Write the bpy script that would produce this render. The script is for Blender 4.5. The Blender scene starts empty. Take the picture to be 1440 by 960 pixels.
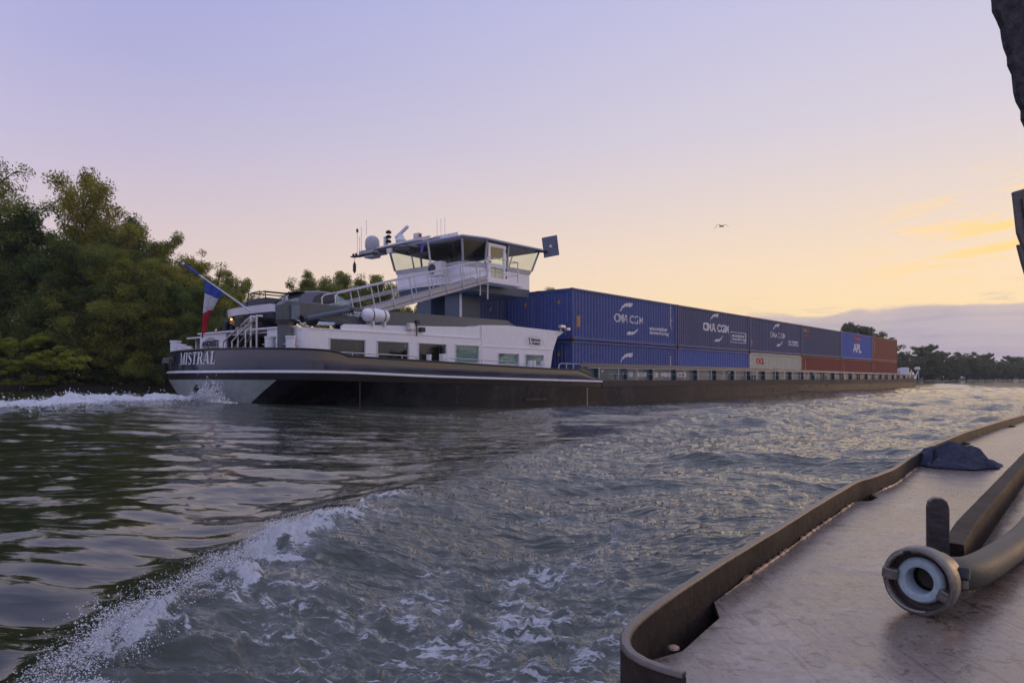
import bpy, bmesh, math, random
import numpy as np
from mathutils import Vector, Matrix
R = math.radians
sc = bpy.context.scene
col = sc.collection
EYE = 1.25                      # eye height above the river in metres

# ---------------------------------------------------------------- camera
cd = bpy.data.cameras.new('camera'); cam = bpy.data.objects.new('camera', cd); col.objects.link(cam)
cam.location = (0, 0, EYE); cam.rotation_euler = (R(90), 0, 0)
cd.sensor_width = 36; cd.lens = 36*1010/1440; cd.shift_y = 51.5/1440
cd.clip_start = 0.05; cd.clip_end = 9000
sc.camera = cam
sc.view_settings.view_transform = 'Standard'; sc.view_settings.look = 'None'
sc.view_settings.exposure = 0.28; sc.view_settings.gamma = 1

# ---------------------------------------------------------------- node helpers
class NT:
    def __init__(s, nt): s.nt = nt
    def n(s, typ, **kw):
        nd = s.nt.nodes.new(typ)
        for k, v in kw.items():
            if k.startswith('_'):
                key = k[1:]; key = int(key) if key.isdigit() else key
                s.put(nd.inputs[key], v)
            else: setattr(nd, k, v)
        return nd
    def put(s, inp, v):
        if isinstance(v, bpy.types.NodeSocket): s.nt.links.new(v, inp)
        elif isinstance(v, bpy.types.Node): s.nt.links.new(v.outputs[0], inp)
        else: inp.default_value = v
    def m(s, op, a, b=0.0, c=0.0, clamp=False):
        nd = s.nt.nodes.new('ShaderNodeMath'); nd.operation = op; nd.use_clamp = clamp
        s.put(nd.inputs[0], a); s.put(nd.inputs[1], b); s.put(nd.inputs[2], c)
        return nd.outputs[0]
    def mix(s, f, a, b, blend='MIX'):
        nd = s.nt.nodes.new('ShaderNodeMix'); nd.data_type = 'RGBA'; nd.blend_type = blend
        s.put(nd.inputs[0], f)
        s.put(nd.inputs[6], a); s.put(nd.inputs[7], b)
        return nd.outputs[2]
    def ss(s, x, lo, hi):
        nd = s.nt.nodes.new('ShaderNodeMapRange'); nd.interpolation_type = 'SMOOTHSTEP'
        s.put(nd.inputs[0], x); s.put(nd.inputs[1], lo); s.put(nd.inputs[2], hi)
        return nd.outputs[0]
    def ramp(s, x, stops, interp='LINEAR'):
        nd = s.nt.nodes.new('ShaderNodeValToRGB'); r = nd.color_ramp; r.interpolation = interp
        while len(r.elements) < len(stops): r.elements.new(0.5)
        for e, (p, c) in zip(r.elements, stops): e.position = p; e.color = (*c, 1)
        s.put(nd.inputs[0], x); return nd.outputs[0]
    def noise(s, vec, scale, detail=4, rough=0.55, dist=0.0):
        nd = s.nt.nodes.new('ShaderNodeTexNoise')
        if vec is not None: s.put(nd.inputs['Vector'], vec)
        s.put(nd.inputs['Scale'], scale); nd.inputs['Detail'].default_value = detail
        nd.inputs['Roughness'].default_value = rough; nd.inputs['Distortion'].default_value = dist
        return nd.outputs[0]
def lin(r, g, b):
    f = lambda c: (c/255/12.92) if c/255 <= .04045 else ((c/255+.055)/1.055)**2.4
    return (f(r), f(g), f(b))

# ---------------------------------------------------------------- sky at dawn
SUN_AZ, SUN_EL = R(60), R(2.0)
w = bpy.data.worlds.new('World'); sc.world = w; w.use_nodes = True
w.node_tree.nodes.clear(); N = NT(w.node_tree)
tc = N.n('ShaderNodeTexCoord'); sep = N.n('ShaderNodeSeparateXYZ', _0=tc.outputs['Generated'])
X, Y, Z = sep.outputs
el = N.m('ARCSINE', N.m('MINIMUM', N.m('MAXIMUM', Z, -1.0), 1.0))
az = N.m('ARCTAN2', X, Y)
hl = N.m('SQRT', N.m('ADD', N.m('MULTIPLY', X, X), N.m('ADD', N.m('MULTIPLY', Y, Y), 1e-5)))
dot = N.m('DIVIDE', N.m('ADD', N.m('MULTIPLY', X, math.sin(SUN_AZ)), N.m('MULTIPLY', Y, math.cos(SUN_AZ))), hl)
eln = N.m('DIVIDE', el, R(90), clamp=True)
d = lambda a: a/90
warm = N.ramp(eln, [(0, lin(226, 198, 172)), (d(4.5), lin(249, 219, 168)), (d(8), lin(242, 215, 182)), (d(12.5), lin(225, 207, 196)),
                    (d(18), lin(206, 198, 208)), (d(28), lin(185, 184, 216)), (d(50), lin(177, 183, 223)), (1.0, lin(174, 182, 224))])
cool = N.ramp(eln, [(0, lin(220, 198, 182)), (d(5), lin(221, 201, 190)), (d(10), lin(207, 190, 194)), (d(16), lin(186, 178, 203)),
                    (d(22), lin(166, 165, 206)), (d(30), lin(152, 157, 209)), (d(50), lin(166, 173, 219)), (1.0, lin(174, 182, 224))])  # stops above the frame are raised to lift the light on objects
fac = N.ss(dot, -0.15, 0.93)
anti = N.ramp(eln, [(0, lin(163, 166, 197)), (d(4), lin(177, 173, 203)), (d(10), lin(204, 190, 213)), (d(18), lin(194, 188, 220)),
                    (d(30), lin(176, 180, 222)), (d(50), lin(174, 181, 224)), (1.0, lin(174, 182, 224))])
cool = N.mix(N.ss(dot, -0.55, 0.10), anti, cool)      # blue-grey earth shadow and pink belt opposite the dawn, brightened to light the objects
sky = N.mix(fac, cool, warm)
# streaks of thin lit cloud
v1 = N.n('ShaderNodeCombineXYZ', _0=N.m('MULTIPLY', az, 5.0), _1=N.m('ADD', N.m('MULTIPLY', el, 46.0), N.m('MULTIPLY', az, -6.0)), _2=0.37)
n1 = N.noise(v1, 1.7, 9, .68, .8)
e_mask = N.m('MULTIPLY', N.ss(el, R(5.6), R(7.5)), N.m('SUBTRACT', 1.0, N.ss(el, R(9.5), R(15))))
a_mask = N.ss(az, R(23), R(36))
st = N.m('MULTIPLY', N.m('MULTIPLY', N.ss(n1, 0.47, 0.57), e_mask), a_mask)
sky = N.mix(N.m('MULTIPLY', st, 0.9), sky, (*lin(255, 212, 132), 1))
# low bank of mauve cloud above the horizon
v2 = N.n('ShaderNodeCombineXYZ', _0=N.m('MULTIPLY', az, 3.0), _1=N.m('MULTIPLY', el, 10.0), _2=1.7)
n2 = N.noise(v2, 2.2, 5, .55)
edge = N.m('ADD', R(4.9), N.m('MULTIPLY', N.m('SUBTRACT', n2, 0.5), R(3.0)))
v3 = N.n('ShaderNodeCombineXYZ', _0=N.m('MULTIPLY', az, 4.0), _1=N.m('MULTIPLY', el, 40.0), _2=4.2)
n3 = N.noise(v3, 1.6, 5, .6, .3)
bank = N.m('SUBTRACT', 1.0, N.ss(N.m('SUBTRACT', el, edge), R(-0.3), R(0.15)))
bank = N.m('MULTIPLY', bank, N.ss(N.m('ADD', az, N.m('MULTIPLY', n3, 0.12)), R(13), R(23)))
wisps = N.m('MULTIPLY', N.m('MULTIPLY', N.ss(n3, 0.56, 0.72), N.m('MULTIPLY', N.ss(el, R(3.9), R(5.0)), N.m('SUBTRACT', 1.0, N.ss(el, R(6.6), R(7.4))))), N.ss(az, R(14), R(24)))
bcol = N.mix(N.ss(n3, .35, .7), (*lin(178, 169, 184), 1), (*lin(149, 148, 176), 1))
bcol = N.mix(N.m('MULTIPLY', N.ss(N.m('SUBTRACT', el, edge), R(-2.2), R(0.1)), 0.35), bcol, (*lin(222, 196, 176), 1))
sky = N.mix(N.m('MAXIMUM', N.m('MULTIPLY', bank, 0.9), N.m('MULTIPLY', wisps, 0.6)), sky, bcol)
ns = N.n('ShaderNodeTexSky'); ns.sky_type = 'NISHITA'; ns.sun_disc = False
ns.sun_elevation = SUN_EL; ns.sun_rotation = SUN_AZ
nk = N.mix(1.0, ns.outputs[0], (0.10, 0.10, 0.10, 1), 'MULTIPLY')
sky = N.mix(0.06, sky, nk)
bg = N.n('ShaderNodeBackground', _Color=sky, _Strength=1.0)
out = N.n('ShaderNodeOutputWorld', _Surface=bg)

sd = bpy.data.lights.new('sun', 'SUN'); sd.energy = 0.2; sd.angle = R(10); sd.color = (1.0, 0.62, 0.34)
so = bpy.data.objects.new('sun', sd); col.objects.link(so)
sv = Vector((math.sin(SUN_AZ)*math.cos(SUN_EL*2), math.cos(SUN_AZ)*math.cos(SUN_EL*2), math.sin(SUN_EL*2)))
so.rotation_euler = sv.to_track_quat('Z', 'Y').to_euler(); so.location = (40, 20, 30)

# ---------------------------------------------------------------- materials
MATS = {}
def paint(name, c, rough=0.5, metal=0.0, dirt=0.0, dcol=(0.06, 0.045, 0.035), scale=1.5, bump=0.0, bscale=20, streak=False, var=0.12, spec=0.5, coat=0.0, rvar=0.15):
    if name in MATS: return MATS[name]
    m = bpy.data.materials.new(name); m.use_nodes = True; m.node_tree.nodes.clear(); n = NT(m.node_tree)
    tcn = n.n('ShaderNodeTexCoord').outputs['Object']
    vec = tcn
    if streak: vec = n.n('ShaderNodeMapping', _0=tcn, _Scale=(1, 1, 0.12)).outputs[0]
    a = n.noise(vec, scale, 6, .6); b = n.noise(tcn, scale*6, 5, .6)
    base = n.mix(n.ss(b, .3, .7), (*[x*(1-var) for x in c], 1), (*[min(1, x*(1+var)) for x in c], 1))
    if dirt > 0:
        f = n.m('MULTIPLY', n.ss(n.m('ADD', n.m('MULTIPLY', a, .7), n.m('MULTIPLY', b, .3)), .66-.28*dirt, .82-.2*dirt), min(1, .35+dirt*.6))
        base = n.mix(f, base, (*dcol, 1))
    bs = n.n('ShaderNodeBsdfPrincipled', _Metallic=metal)
    n.put(bs.inputs['Base Color'], base)
    n.put(bs.inputs['Roughness'], n.m('ADD', rough-rvar*rough, n.m('MULTIPLY', a, 2*rvar*rough)))
    bs.inputs['Specular IOR Level'].default_value = spec
    bs.inputs['Coat Weight'].default_value = coat; bs.inputs['Coat Roughness'].default_value = .08
    if bump > 0:
        bp = n.n('ShaderNodeBump', _Strength=1.0, _Distance=bump); n.put(bp.inputs['Height'], n.noise(tcn, bscale, 5, .6))
        n.put(bs.inputs['Normal'], bp.outputs[0])
    n.n('ShaderNodeOutputMaterial', _Surface=bs)
    MATS[name] = m; return m
def emit(name, c, s):
    m = bpy.data.materials.new(name); m.use_nodes = True; m.node_tree.nodes.clear(); n = NT(m.node_tree)
    e = n.n('ShaderNodeEmission', _Color=(*c, 1), _Strength=s); n.n('ShaderNodeOutputMaterial', _Surface=e); return m
def glass(name, tint, refl=0.06, rough=0.02):
    m = bpy.data.materials.new(name); m.use_nodes = True; m.node_tree.nodes.clear(); n = NT(m.node_tree)
    lw = n.n('ShaderNodeLayerWeight', _Blend=.5); fr = n.m('ADD', .04, n.m('MULTIPLY', n.m('POWER', lw.outputs['Facing'], 4.0), .9))
    t = n.n('ShaderNodeBsdfTransparent', _Color=(*tint, 1)); g = n.n('ShaderNodeBsdfGlossy', _Roughness=rough)
    mx = n.n('ShaderNodeMixShader', _0=n.m('ADD', fr, refl, clamp=True), _1=t, _2=g)
    n.n('ShaderNodeOutputMaterial', _Surface=mx); return m

white = paint('white_paint', (.85, .85, .90), .28, dirt=.12, dcol=(.38, .36, .36), scale=.8, var=.03, coat=.3, streak=True)
white2 = paint('white_paint_soft', (.74, .74, .78), .45, dirt=.2, dcol=(.35, .33, .3), scale=2, var=.05)
offwhite = paint('aluminium_white', (.64, .63, .65), .35, metal=.2, dirt=.15, dcol=(.3, .27, .25), scale=2)
steel = paint('stainless_steel', (.60, .58, .58), .38, metal=.85, var=.08)
bluegrey = paint('blue_grey_paint', (.075, .105, .15), .38, dirt=.15, dcol=(.05, .06, .07), scale=1, var=.06)
cranegrey = paint('grey_crane_paint', (.11, .125, .135), .4, spec=.3, dirt=.2, dcol=(.07, .075, .08), scale=1.2, var=.06)
coamgrey = paint('coaming_paint', (.13, .18, .21), .5, spec=.5, dirt=.45, dcol=(.10, .085, .075), scale=.9, streak=True, bump=.004, bscale=4)
bracket_m = paint('teal_bracket_paint', (.035, .075, .095), .5, dirt=.3, scale=2)
hullgloss = paint('gloss_charcoal_paint', (.034, .042, .066), .08, dirt=.1, dcol=(.03, .03, .035), scale=.6, var=.05, bump=.008, bscale=.7, spec=.75)
hullblack = paint('black_hull_paint', (.012, .012, .016), .3, dirt=.2, dcol=(.03, .026, .024), scale=.8, spec=.2)
hullside = paint('worn_hull_side', (.014, .016, .022), .25, dirt=.75, dcol=(.046, .047, .053), scale=.45, bump=.010, bscale=1.1, spec=.16)
hulldirty = paint('rusty_hull_side', (.034, .035, .040), .45, dirt=.75, dcol=(.085, .078, .078), scale=.5, bump=.012, bscale=1.5, spec=.05)
rubrail = paint('rusty_rubbing_band', (.085, .070, .066), .55, dirt=.5, dcol=(.06, .045, .04), scale=.6, bump=.006, bscale=5, spec=.05)
transom = paint('grey_transom_paint', (.36, .41, .42), .3, dirt=.35, dcol=(.06, .065, .06), scale=.7, streak=True, coat=.2)
deckgreen = paint('deck_paint', (.08, .09, .10), .6, dirt=.4, scale=2)
black = paint('black_rubber', (.012, .012, .014), .5)
darkmetal = paint('dark_metal', (.04, .042, .045), .4, metal=.3)
letter = paint('white_lettering', (.72, .72, .74), .5, dirt=.2, dcol=(.4, .4, .42), scale=3)
letterblack = paint('black_lettering', (.02, .02, .025), .5)
pane_d = glass('dark_window_glass', (.42, .50, .46), .05)
pane_t = glass('clear_window_glass', (.86, .92, .90), .03)
pane_w = glass('wheelhouse_glass', (.90, .94, .89), .05)
curtain_m = paint('dark_curtain', (.045, .055, .05), .9, var=.3, scale=4)
curtain_t = paint('pale_teal_blind', (.44, .56, .53), .8, var=.1, scale=3)
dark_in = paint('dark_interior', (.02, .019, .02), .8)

# ---------------------------------------------------------------- object helpers
def tag(o, label=None, cat=None, group=None, kind=None):
    if label: o['label'] = label
    if cat: o['category'] = cat
    if group: o['group'] = group
    if kind: o['kind'] = kind
    return o
def empty(name, loc=(0, 0, 0), rz=0.0, label=None, cat=None, group=None):
    o = bpy.data.objects.new(name, None); col.objects.link(o); o.location = loc; o.rotation_euler = (0, 0, rz)
    return tag(o, label, cat, group)
class MB:
    """collects shapes for one mesh"""
    def __init__(s): s.v = []; s.f = []
    def add(s, vs, fs):
        k = len(s.v); s.v += [tuple(v) for v in vs]; s.f += [tuple(i+k for i in f) for f in fs]; return s
    def box(s, x0, x1, y0, y1, z0, z1):
        v = [(x, y, z) for z in (z0, z1) for x, y in ((x0, y0), (x1, y0), (x1, y1), (x0, y1))]
        return s.add(v, [(0, 3, 2, 1), (4, 5, 6, 7), (0, 1, 5, 4), (1, 2, 6, 5), (2, 3, 7, 6), (3, 0, 4, 7)])
    def obox(s, c, dx, dy, dz, rot=(0, 0, 0)):
        from mathutils import Euler
        M = Matrix.Translation(c) @ Euler(rot).to_matrix().to_4x4()
        v = [M @ Vector((x*dx/2, y*dy/2, z*dz/2)) for z in (-1, 1) for x, y in ((-1, -1), (1, -1), (1, 1), (-1, 1))]
        return s.add(v, [(0, 3, 2, 1), (4, 5, 6, 7), (0, 1, 5, 4), (1, 2, 6, 5), (2, 3, 7, 6), (3, 0, 4, 7)])
    def tube(s, pts, r, n=8, r2=None, cap=True):
        pts = [Vector(p) for p in pts]; rings = []
        prev = None
        for i, p in enumerate(pts):
            a = pts[max(0, i-1)]; b = pts[min(len(pts)-1, i+1)]; t = (b-a).normalized()
            if prev is None:
                u = t.orthogonal().normalized()
                if abs(t.z) < .95: u = t.cross(Vector((0, 0, 1))).normalized()
            else: u = (prev-t*prev.dot(t)).normalized()
            prev = u; vv = t.cross(u)
            rr = r if r2 is None else r+(r2-r)*i/(len(pts)-1)
            if isinstance(r, (list, tuple)): rr = r[i]
            rings.append([p+(u*math.cos(2*math.pi*k/n)+vv*math.sin(2*math.pi*k/n))*rr for k in range(n)])
        v = [q for rg in rings for q in rg]; f = []
        for i in range(len(rings)-1):
            for k in range(n): f.append((i*n+k, i*n+(k+1) % n, (i+1)*n+(k+1) % n, (i+1)*n+k))
        if cap: f.append(tuple(range(n))[::-1]); f.append(tuple((len(rings)-1)*n+k for k in range(n)))
        return s.add(v, f)
    def prism(s, poly, axis, a, b):
        """poly of 2d points extruded along axis from a to b"""
        n = len(poly)
        def P(p, q): return {'x': (q, p[0], p[1]), 'y': (p[0], q, p[1]), 'z': (p[0], p[1], q)}[axis]
        v = [P(p, a) for p in poly]+[P(p, b) for p in poly]
        f = [tuple(range(n))[::-1], tuple(range(n, 2*n))]+[(i, (i+1) % n, n+(i+1) % n, n+i) for i in range(n)]
        return s.add(v, f)
    def lathe(s, prof, axis_p, axis_d, n=24, closed=False):
        d_ = Vector(axis_d).normalized(); u = d_.orthogonal().normalized()
        if abs(d_.z) < .95: u = d_.cross(Vector((0, 0, 1))).normalized()
        w_ = d_.cross(u); p0 = Vector(axis_p); v = []; f = []
        for (r, h) in prof:
            for k in range(n): v.append(p0+d_*h+(u*math.cos(2*math.pi*k/n)+w_*math.sin(2*math.pi*k/n))*r)
        m = len(prof)
        for i in range(m-1+(1 if closed else 0)):
            j = (i+1) % m
            for k in range(n): f.append((i*n+k, i*n+(k+1) % n, j*n+(k+1) % n, j*n+k))
        return s.add(v, f)
    def mesh(s, name):
        me = bpy.data.meshes.new(name); me.from_pydata(s.v, [], s.f); me.update()
        bm = bmesh.new(); bm.from_mesh(me); bmesh.ops.recalc_face_normals(bm, faces=bm.faces); bm.to_mesh(me); bm.free()
        return me
    def build(s, name, mat, parent=None, bevel=0.0, smooth=False, seg=2):
        me = s.mesh(name); o = bpy.data.objects.new(name, me); col.objects.link(o)
        if mat: me.materials.append(mat)
        if parent: o.parent = parent
        if bevel > 0:
            b = o.modifiers.new('bevel', 'BEVEL'); b.width = bevel; b.segments = seg; b.limit_method = 'ANGLE'; b.angle_limit = R(35)
        if smooth: shade(me)
        return o
def shade(me, ang=40):
    for p in me.polygons: p.use_smooth = True
    try: me.set_sharp_from_angle(angle=R(ang))
    except Exception: pass
def link(name, me, mat=None, parent=None, loc=(0, 0, 0), rot=(0, 0, 0)):
    o = bpy.data.objects.new(name, me); col.objects.link(o); o.parent = parent; o.location = loc; o.rotation_euler = rot
    if mat:
        if not me.materials: me.materials.append(mat)
        o.material_slots[0].link = 'OBJECT'; o.material_slots[0].material = mat
    return o
def interp(x, tab):
    return float(np.interp(x, [a for a, b in tab], [b for a, b in tab]))

# text as polygons in the xy plane
def text_mesh(txt, size, bold=0.0, shear=0.0, xs=1.0, align='CENTER'):
    cu = bpy.data.curves.new('lettering', 'FONT'); cu.body = txt; cu.size = size; cu.offset = bold; cu.shear = shear
    cu.align_x = align; cu.align_y = 'CENTER'; cu.resolution_u = 3
    o = bpy.data.objects.new('lettering', cu); col.objects.link(o)
    bpy.context.view_layer.update()
    me = bpy.data.meshes.new_from_object(o.evaluated_get(bpy.context.evaluated_depsgraph_get()))
    bpy.data.objects.remove(o); bpy.data.curves.remove(cu)
    for v in me.vertices: v.co.x *= xs
    return me
def fit(me, w_, h_):
    co = np.array([v.co for v in me.vertices]); lo = co.min(0); hi = co.max(0)
    for v in me.vertices: v.co.x = (v.co.x-(lo[0]+hi[0])/2)*w_/(hi[0]-lo[0]); v.co.y = (v.co.y-(lo[1]+hi[1])/2)*h_/(hi[1]-lo[1])
    return me
def map_mesh(me, fn, cuts=()):
    """cut a flat lettering mesh at x positions, then move every vertex by fn(x, y) -> (x, y, z)"""
    bm = bmesh.new(); bm.from_mesh(me)
    bmesh.ops.remove_doubles(bm, verts=bm.verts, dist=1e-5)
    if len(bm.verts):
        lo = min(v.co.x for v in bm.verts); hi = max(v.co.x for v in bm.verts)
        for c in cuts:
            if lo < c < hi: bmesh.ops.bisect_plane(bm, geom=bm.verts[:]+bm.edges[:]+bm.faces[:], plane_co=(c, 0, 0), plane_no=(1, 0, 0))
    for v in bm.verts: v.co = Vector(fn(v.co.x, v.co.y))
    bm.to_mesh(me); bm.free(); me.update(); return me
def poly_mesh(polys):
    me = bpy.data.meshes.new('mark'); v = []; f = []
    for p in polys: f.append(tuple(range(len(v), len(v)+len(p)))); v += [(x, y, 0) for x, y in p]
    me.from_pydata(v, [], f)
    bm = bmesh.new(); bm.from_mesh(me); bmesh.ops.triangulate(bm, faces=bm.faces); bm.to_mesh(me); bm.free()
    return me

# ================================================================ numeric noise for the water
rng = np.random.default_rng(7)
_T = rng.random((256, 256)).astype(np.float32)
def vnoise(x, y):
    xi = np.floor(x).astype(np.int64); yi = np.floor(y).astype(np.int64); fx = x-xi; fy = y-yi
    fx = fx*fx*(3-2*fx); fy = fy*fy*(3-2*fy)
    a = _T[xi & 255, yi & 255]; b = _T[(xi+1) & 255, yi & 255]; c = _T[xi & 255, (yi+1) & 255]; e = _T[(xi+1) & 255, (yi+1) & 255]
    return (a*(1-fx)+b*fx)*(1-fy)+(c*(1-fx)+e*fx)*fy
def fbm(x, y, o=4, g=.5):
    s = 0; a = 1; t = 0
    for i in range(o):
        s = s+a*vnoise(x*2**i+17.3*i, y*2**i+5.1*i); t += a; a *= g
    return s/t
def sst(x, a, b):
    t = np.clip((x-a)/(b-a), 0, 1); return t*t*(3-2*t)
TH = R(40.65); DX, DY = math.sin(TH), math.cos(TH); NX, NY = -DY, DX
FX, FY = 22.65*NX, 22.65*NY                 # foot of the barge's near side
CREST_Y = np.array([-3., 0, 1.5, 2.4, 3.3, 4.75, 6.5, 9.6, 14, 20, 30, 50])
CREST_X = np.array([-1.2, -1.4, -1.42, -1.48, -1.57, -1.58, -1.15, -.2, 1.6, 4.6, 10.5, 24])
def waves(rs, n, l0, l1, slope, dmean, dspread):
    out = []
    for i in range(n):
        L = l0*(l1/l0)**rs.random(); th = dmean+dspread*rs.normal()
        out.append((2*math.pi/L*math.cos(th), 2*math.pi/L*math.sin(th), slope*L/(2*math.pi), rs.random()*6.283))
    return out
_rs = np.random.default_rng(3)
W_CALM = waves(_rs, 36, .30, 2.2, .020, R(84), .35)
W_CHOP = waves(_rs, 40, .14, .7, .022, R(60), 1.1)
W_MID = waves(_rs, 30, 1.4, 8.0, .021, R(100), .8)
def wsum(W, x, y):
    h = np.zeros_like(x)
    for kx, ky, a, p in W:
        s = np.sin(kx*x+ky*y+p); h += a*(s+.22*np.cos(2*(kx*x+ky*y+p)))
    return h
def ridged(x, y, f0, o, g=.5, st=1.6, seed=0.0):
    h = 0.0; a = 1.0; f = f0
    for i in range(o):
        an = (.30, -.34, .62, -.12, .95, -.7)[i]; c_, s_ = math.cos(an), math.sin(an)
        u = (x*c_+y*s_)*f; v = (-x*s_+y*c_)*f*(st if i < 3 else 1.4)
        q = 1-np.abs(2*vnoise(u+31.7*i+seed, v+11.3*i-seed)-1); h = h+a*q*q; a *= g; f *= 1.93
    return h
def water(x, y, full=False):
    """height and foam density of the river at world x, y"""
    x = np.asarray(x, np.float64); y = np.asarray(y, np.float64)
    r = np.sqrt(x*x+y*y)
    cx_ = np.interp(y, CREST_Y, CREST_X); jag = (fbm(y*1.1, y*0+3, 4)-.5)*.5*np.clip(r/6, .35, 1.5)
    dcr = x-cx_+jag                              # distance to the right of our own wave crest
    right = sst(dcr, -.25-.04*np.clip(y, 0, 30), .5+.05*np.clip(y, 0, 30))
    wob = (fbm(x*.35+3, y*.35, 3)-.5)
    left_calm = 1-.75*sst(y, 9, 30)*(1-0)*0
    h = wsum(W_CALM, x, y)*(.75+.5*right)
    amp = .25+.75*right
    amp = np.maximum(amp, .6*sst(y, 13, 28))
    fd = 1-sst(r, 24, 100)*.82
    h = h+wsum(W_CHOP, x+wob, y)*amp*(1-sst(r, 30, 70)*.6)
    h = h+(ridged(x+.5*wob, y+.5*wob, 2.4, 5, .62, 2.2)-.8)*.024*np.maximum(amp-.22, .02)*1.25*(1-.55*sst(r, 14, 60))
    h = h+wsum(W_MID, x+.6*wob, y-.4*wob)*(.25+.75*right*np.clip(r/10, .3, 1))*fd
    # own wake: a ridge, steep on its left, broken on its right
    A = np.interp(y, [-4, 1, 3, 5, 8, 12, 20, 40], [.10, .17, .235, .235, .130, .075, .06, .04])
    wl = np.interp(y, [0, 3, 8, 20], [.32, .36, .85, 1.9]); wr = wl*1.9
    g = np.where(dcr < 0, np.exp(-(dcr/wl)**2), np.exp(-(dcr/wr)**2))
    h = h+A*g
    h = h-.35*A*np.exp(-((dcr+2.1*wl)/wl)**2)
    h = h+.06*right*np.cos(dcr*2.1+.6*wob)*np.exp(-dcr/7)*sst(y, 2, 6)
    # a second travelling crest between the two boats
    c2 = (x-2.2)*.62-(y-21)*.78+1.3*wob; al2 = (x-2.2)*.78+(y-21)*.62
    h = h+.20*np.exp(-(c2/1.0)**2)*sst(al2, -3.5, 0)*(1-sst(al2, 5, 11))
    c3 = c2+4.4; h = h+.17*np.exp(-(c3/1.1)**2)*sst(al2, -1, 3)*(1-sst(al2, 9, 20))
    # lumps along the barge
    sx = (x-FX)*DX+(y-FY)*DY; tt = (x-FX)*NX+(y-FY)*NY
    nb = np.exp(-((np.minimum(tt, 0)+1.0)/7.0)**2)*(tt < 14)
    prof = np.interp(sx, [-30, 0, 9, 13, 17, 21, 26, 33, 43, 54, 72, 110, 120, 140], [0, .12, .30, .34, .16, .0, -.17, -.27, -.22, -.08, .02, .12, .10, 0])
    h = h+prof*np.exp(-(np.minimum(tt, 0)/4.5)**2)*np.where(tt > 12, np.exp(-((tt-12)/5)**2), 1)
    h = h+(fbm(x*.42, y*.42, 4, .55)-.5)*.55*sst(y, 13, 22)*right*(1-.85*sst(r, 26, 80))*np.where(tt > -1.2, .45, 1)
    # barge wash behind the stern
    bh = 12.5-sx; tc_ = tt-5.2
    ws = np.where(bh > -1, np.exp(-(tc_/(2.2+.05*np.clip(bh, 0, 60)))**2)*np.exp(-np.clip(bh, 0, 99)/45), 0)*sst(bh, -1.5, .5)
    lump = fbm(x*1.5, y*1.5, 4, .6)
    h = h+ws*(.10+.75*np.clip(lump-.38, 0, 1))*np.interp(bh, [-1, 1, 6, 30], [.8, 1.2, 1, .8])
    # bow wave of the barge, and old wash beyond the bow
    bw = np.exp(-((sx-116-0.35*np.abs(tt+3))/2.2)**2)*np.exp(-((tt+2)/9)**2); h = h+.45*bw
    # ------ foam
    foam = np.zeros_like(h)
    fb = np.interp(y, [-3, 1, 3.0, 4.6, 5.8, 7.2, 9.5], [.55, .85, .92, .80, .62, .40, .12])
    torn = np.clip(.35+1.5*(ridged(x, y, 2.6, 4, .6, 1.3, 7.0)-.75), .25, 1.15)
    foam = np.maximum(foam, fb*torn*np.exp(-((dcr-.05)/np.where(dcr < .05, .10, .36*np.clip(y/4, .55, 1.4)))**2))
    patch = fbm(x*.9+2, y*.55, 4, .55)
    streak_z = sst(dcr, .05, .4)*(1-sst(dcr, 1.9, 2.9))*(1-sst(y, 8.0, 12))
    foam = np.maximum(foam, streak_z*np.clip(.42+.75*(patch-.46)*2.0, 0, .76)*.72)
    foam = np.maximum(foam, ws*(.75+1.0*(lump-.45)*2)*1.15)
    foam = np.maximum(foam, .55*np.exp(-((tt+.25)/.5)**2)*(sx > 36)*(sx < 114)*sst(fbm(x*.5, y*.5, 3), .5, .7))
    foam = np.maximum(foam, .5*np.exp(-((tt-12)/1.5)**2)*(sx > 14)*(sx < 110))
    foam = np.clip(foam, 0, 1)
    # lumpy churned water where it breaks
    ch = (fbm(x*8+.5*np.sin(y*9), y*11, 5, .65)-.5)
    rch = ridged(x+.1*np.sin(y*7), y, 5.0, 4, .62, 1.2, 3.0)-.7
    h = h+(ch*.20+rch*.075)*np.clip(foam-.15, 0, .7)*(r < 9)
    chop = np.clip(right+.40*sst(y, 13, 26)+.5*sst(y, 60, 120), 0, 1)
    # never rise onto our own deck
    sd_ = (x-.13)*.806-(y-1.2)*.592
    own = sst(sd_, -.35, .0)*(y > -6)
    h = h*(1-own)+(-.25)*own
    chop = chop*(1-.8*sst(r, 22, 90))
    return (h, foam, chop) if full else (h, foam)

# ================================================================ the river
def grid_mesh(name, P, closed=False):
    """P: rows x cols x 3 array -> quad mesh"""
    nr, nc, _ = P.shape
    me = bpy.data.meshes.new(name); me.vertices.add(nr*nc); me.vertices.foreach_set('co', P.astype(np.float32).ravel())
    i = np.arange(nr-1)[:, None]*nc; 
    j = np.arange(nc if closed else nc-1)[None, :]; jn = (j+1) % nc
    q = np.stack([i+j, i+jn, i+nc+jn, i+nc+j], -1).reshape(-1, 4)
    n = len(q); me.loops.add(n*4); me.loops.foreach_set('vertex_index', q.ravel().astype(np.int32))
    me.polygons.add(n); me.polygons.foreach_set('loop_start', (np.arange(n)*4).astype(np.int32))
    me.polygons.foreach_set('use_smooth', np.ones(n, bool)); me.update(calc_edges=True)
    return me
rad = [.55]
while rad[-1] < 110: rad.append(rad[-1]*1.0088)
while rad[-1] < 8000: rad.append(rad[-1]*1.06)
rad = np.array(rad)
ang = np.concatenate([np.linspace(R(-46), R(46), 800, endpoint=False), np.linspace(R(46), R(314), 90, endpoint=False)])
RR, AA = np.meshgrid(rad, ang, indexing='ij')
WX, WY = RR*np.sin(AA), RR*np.cos(AA)
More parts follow.
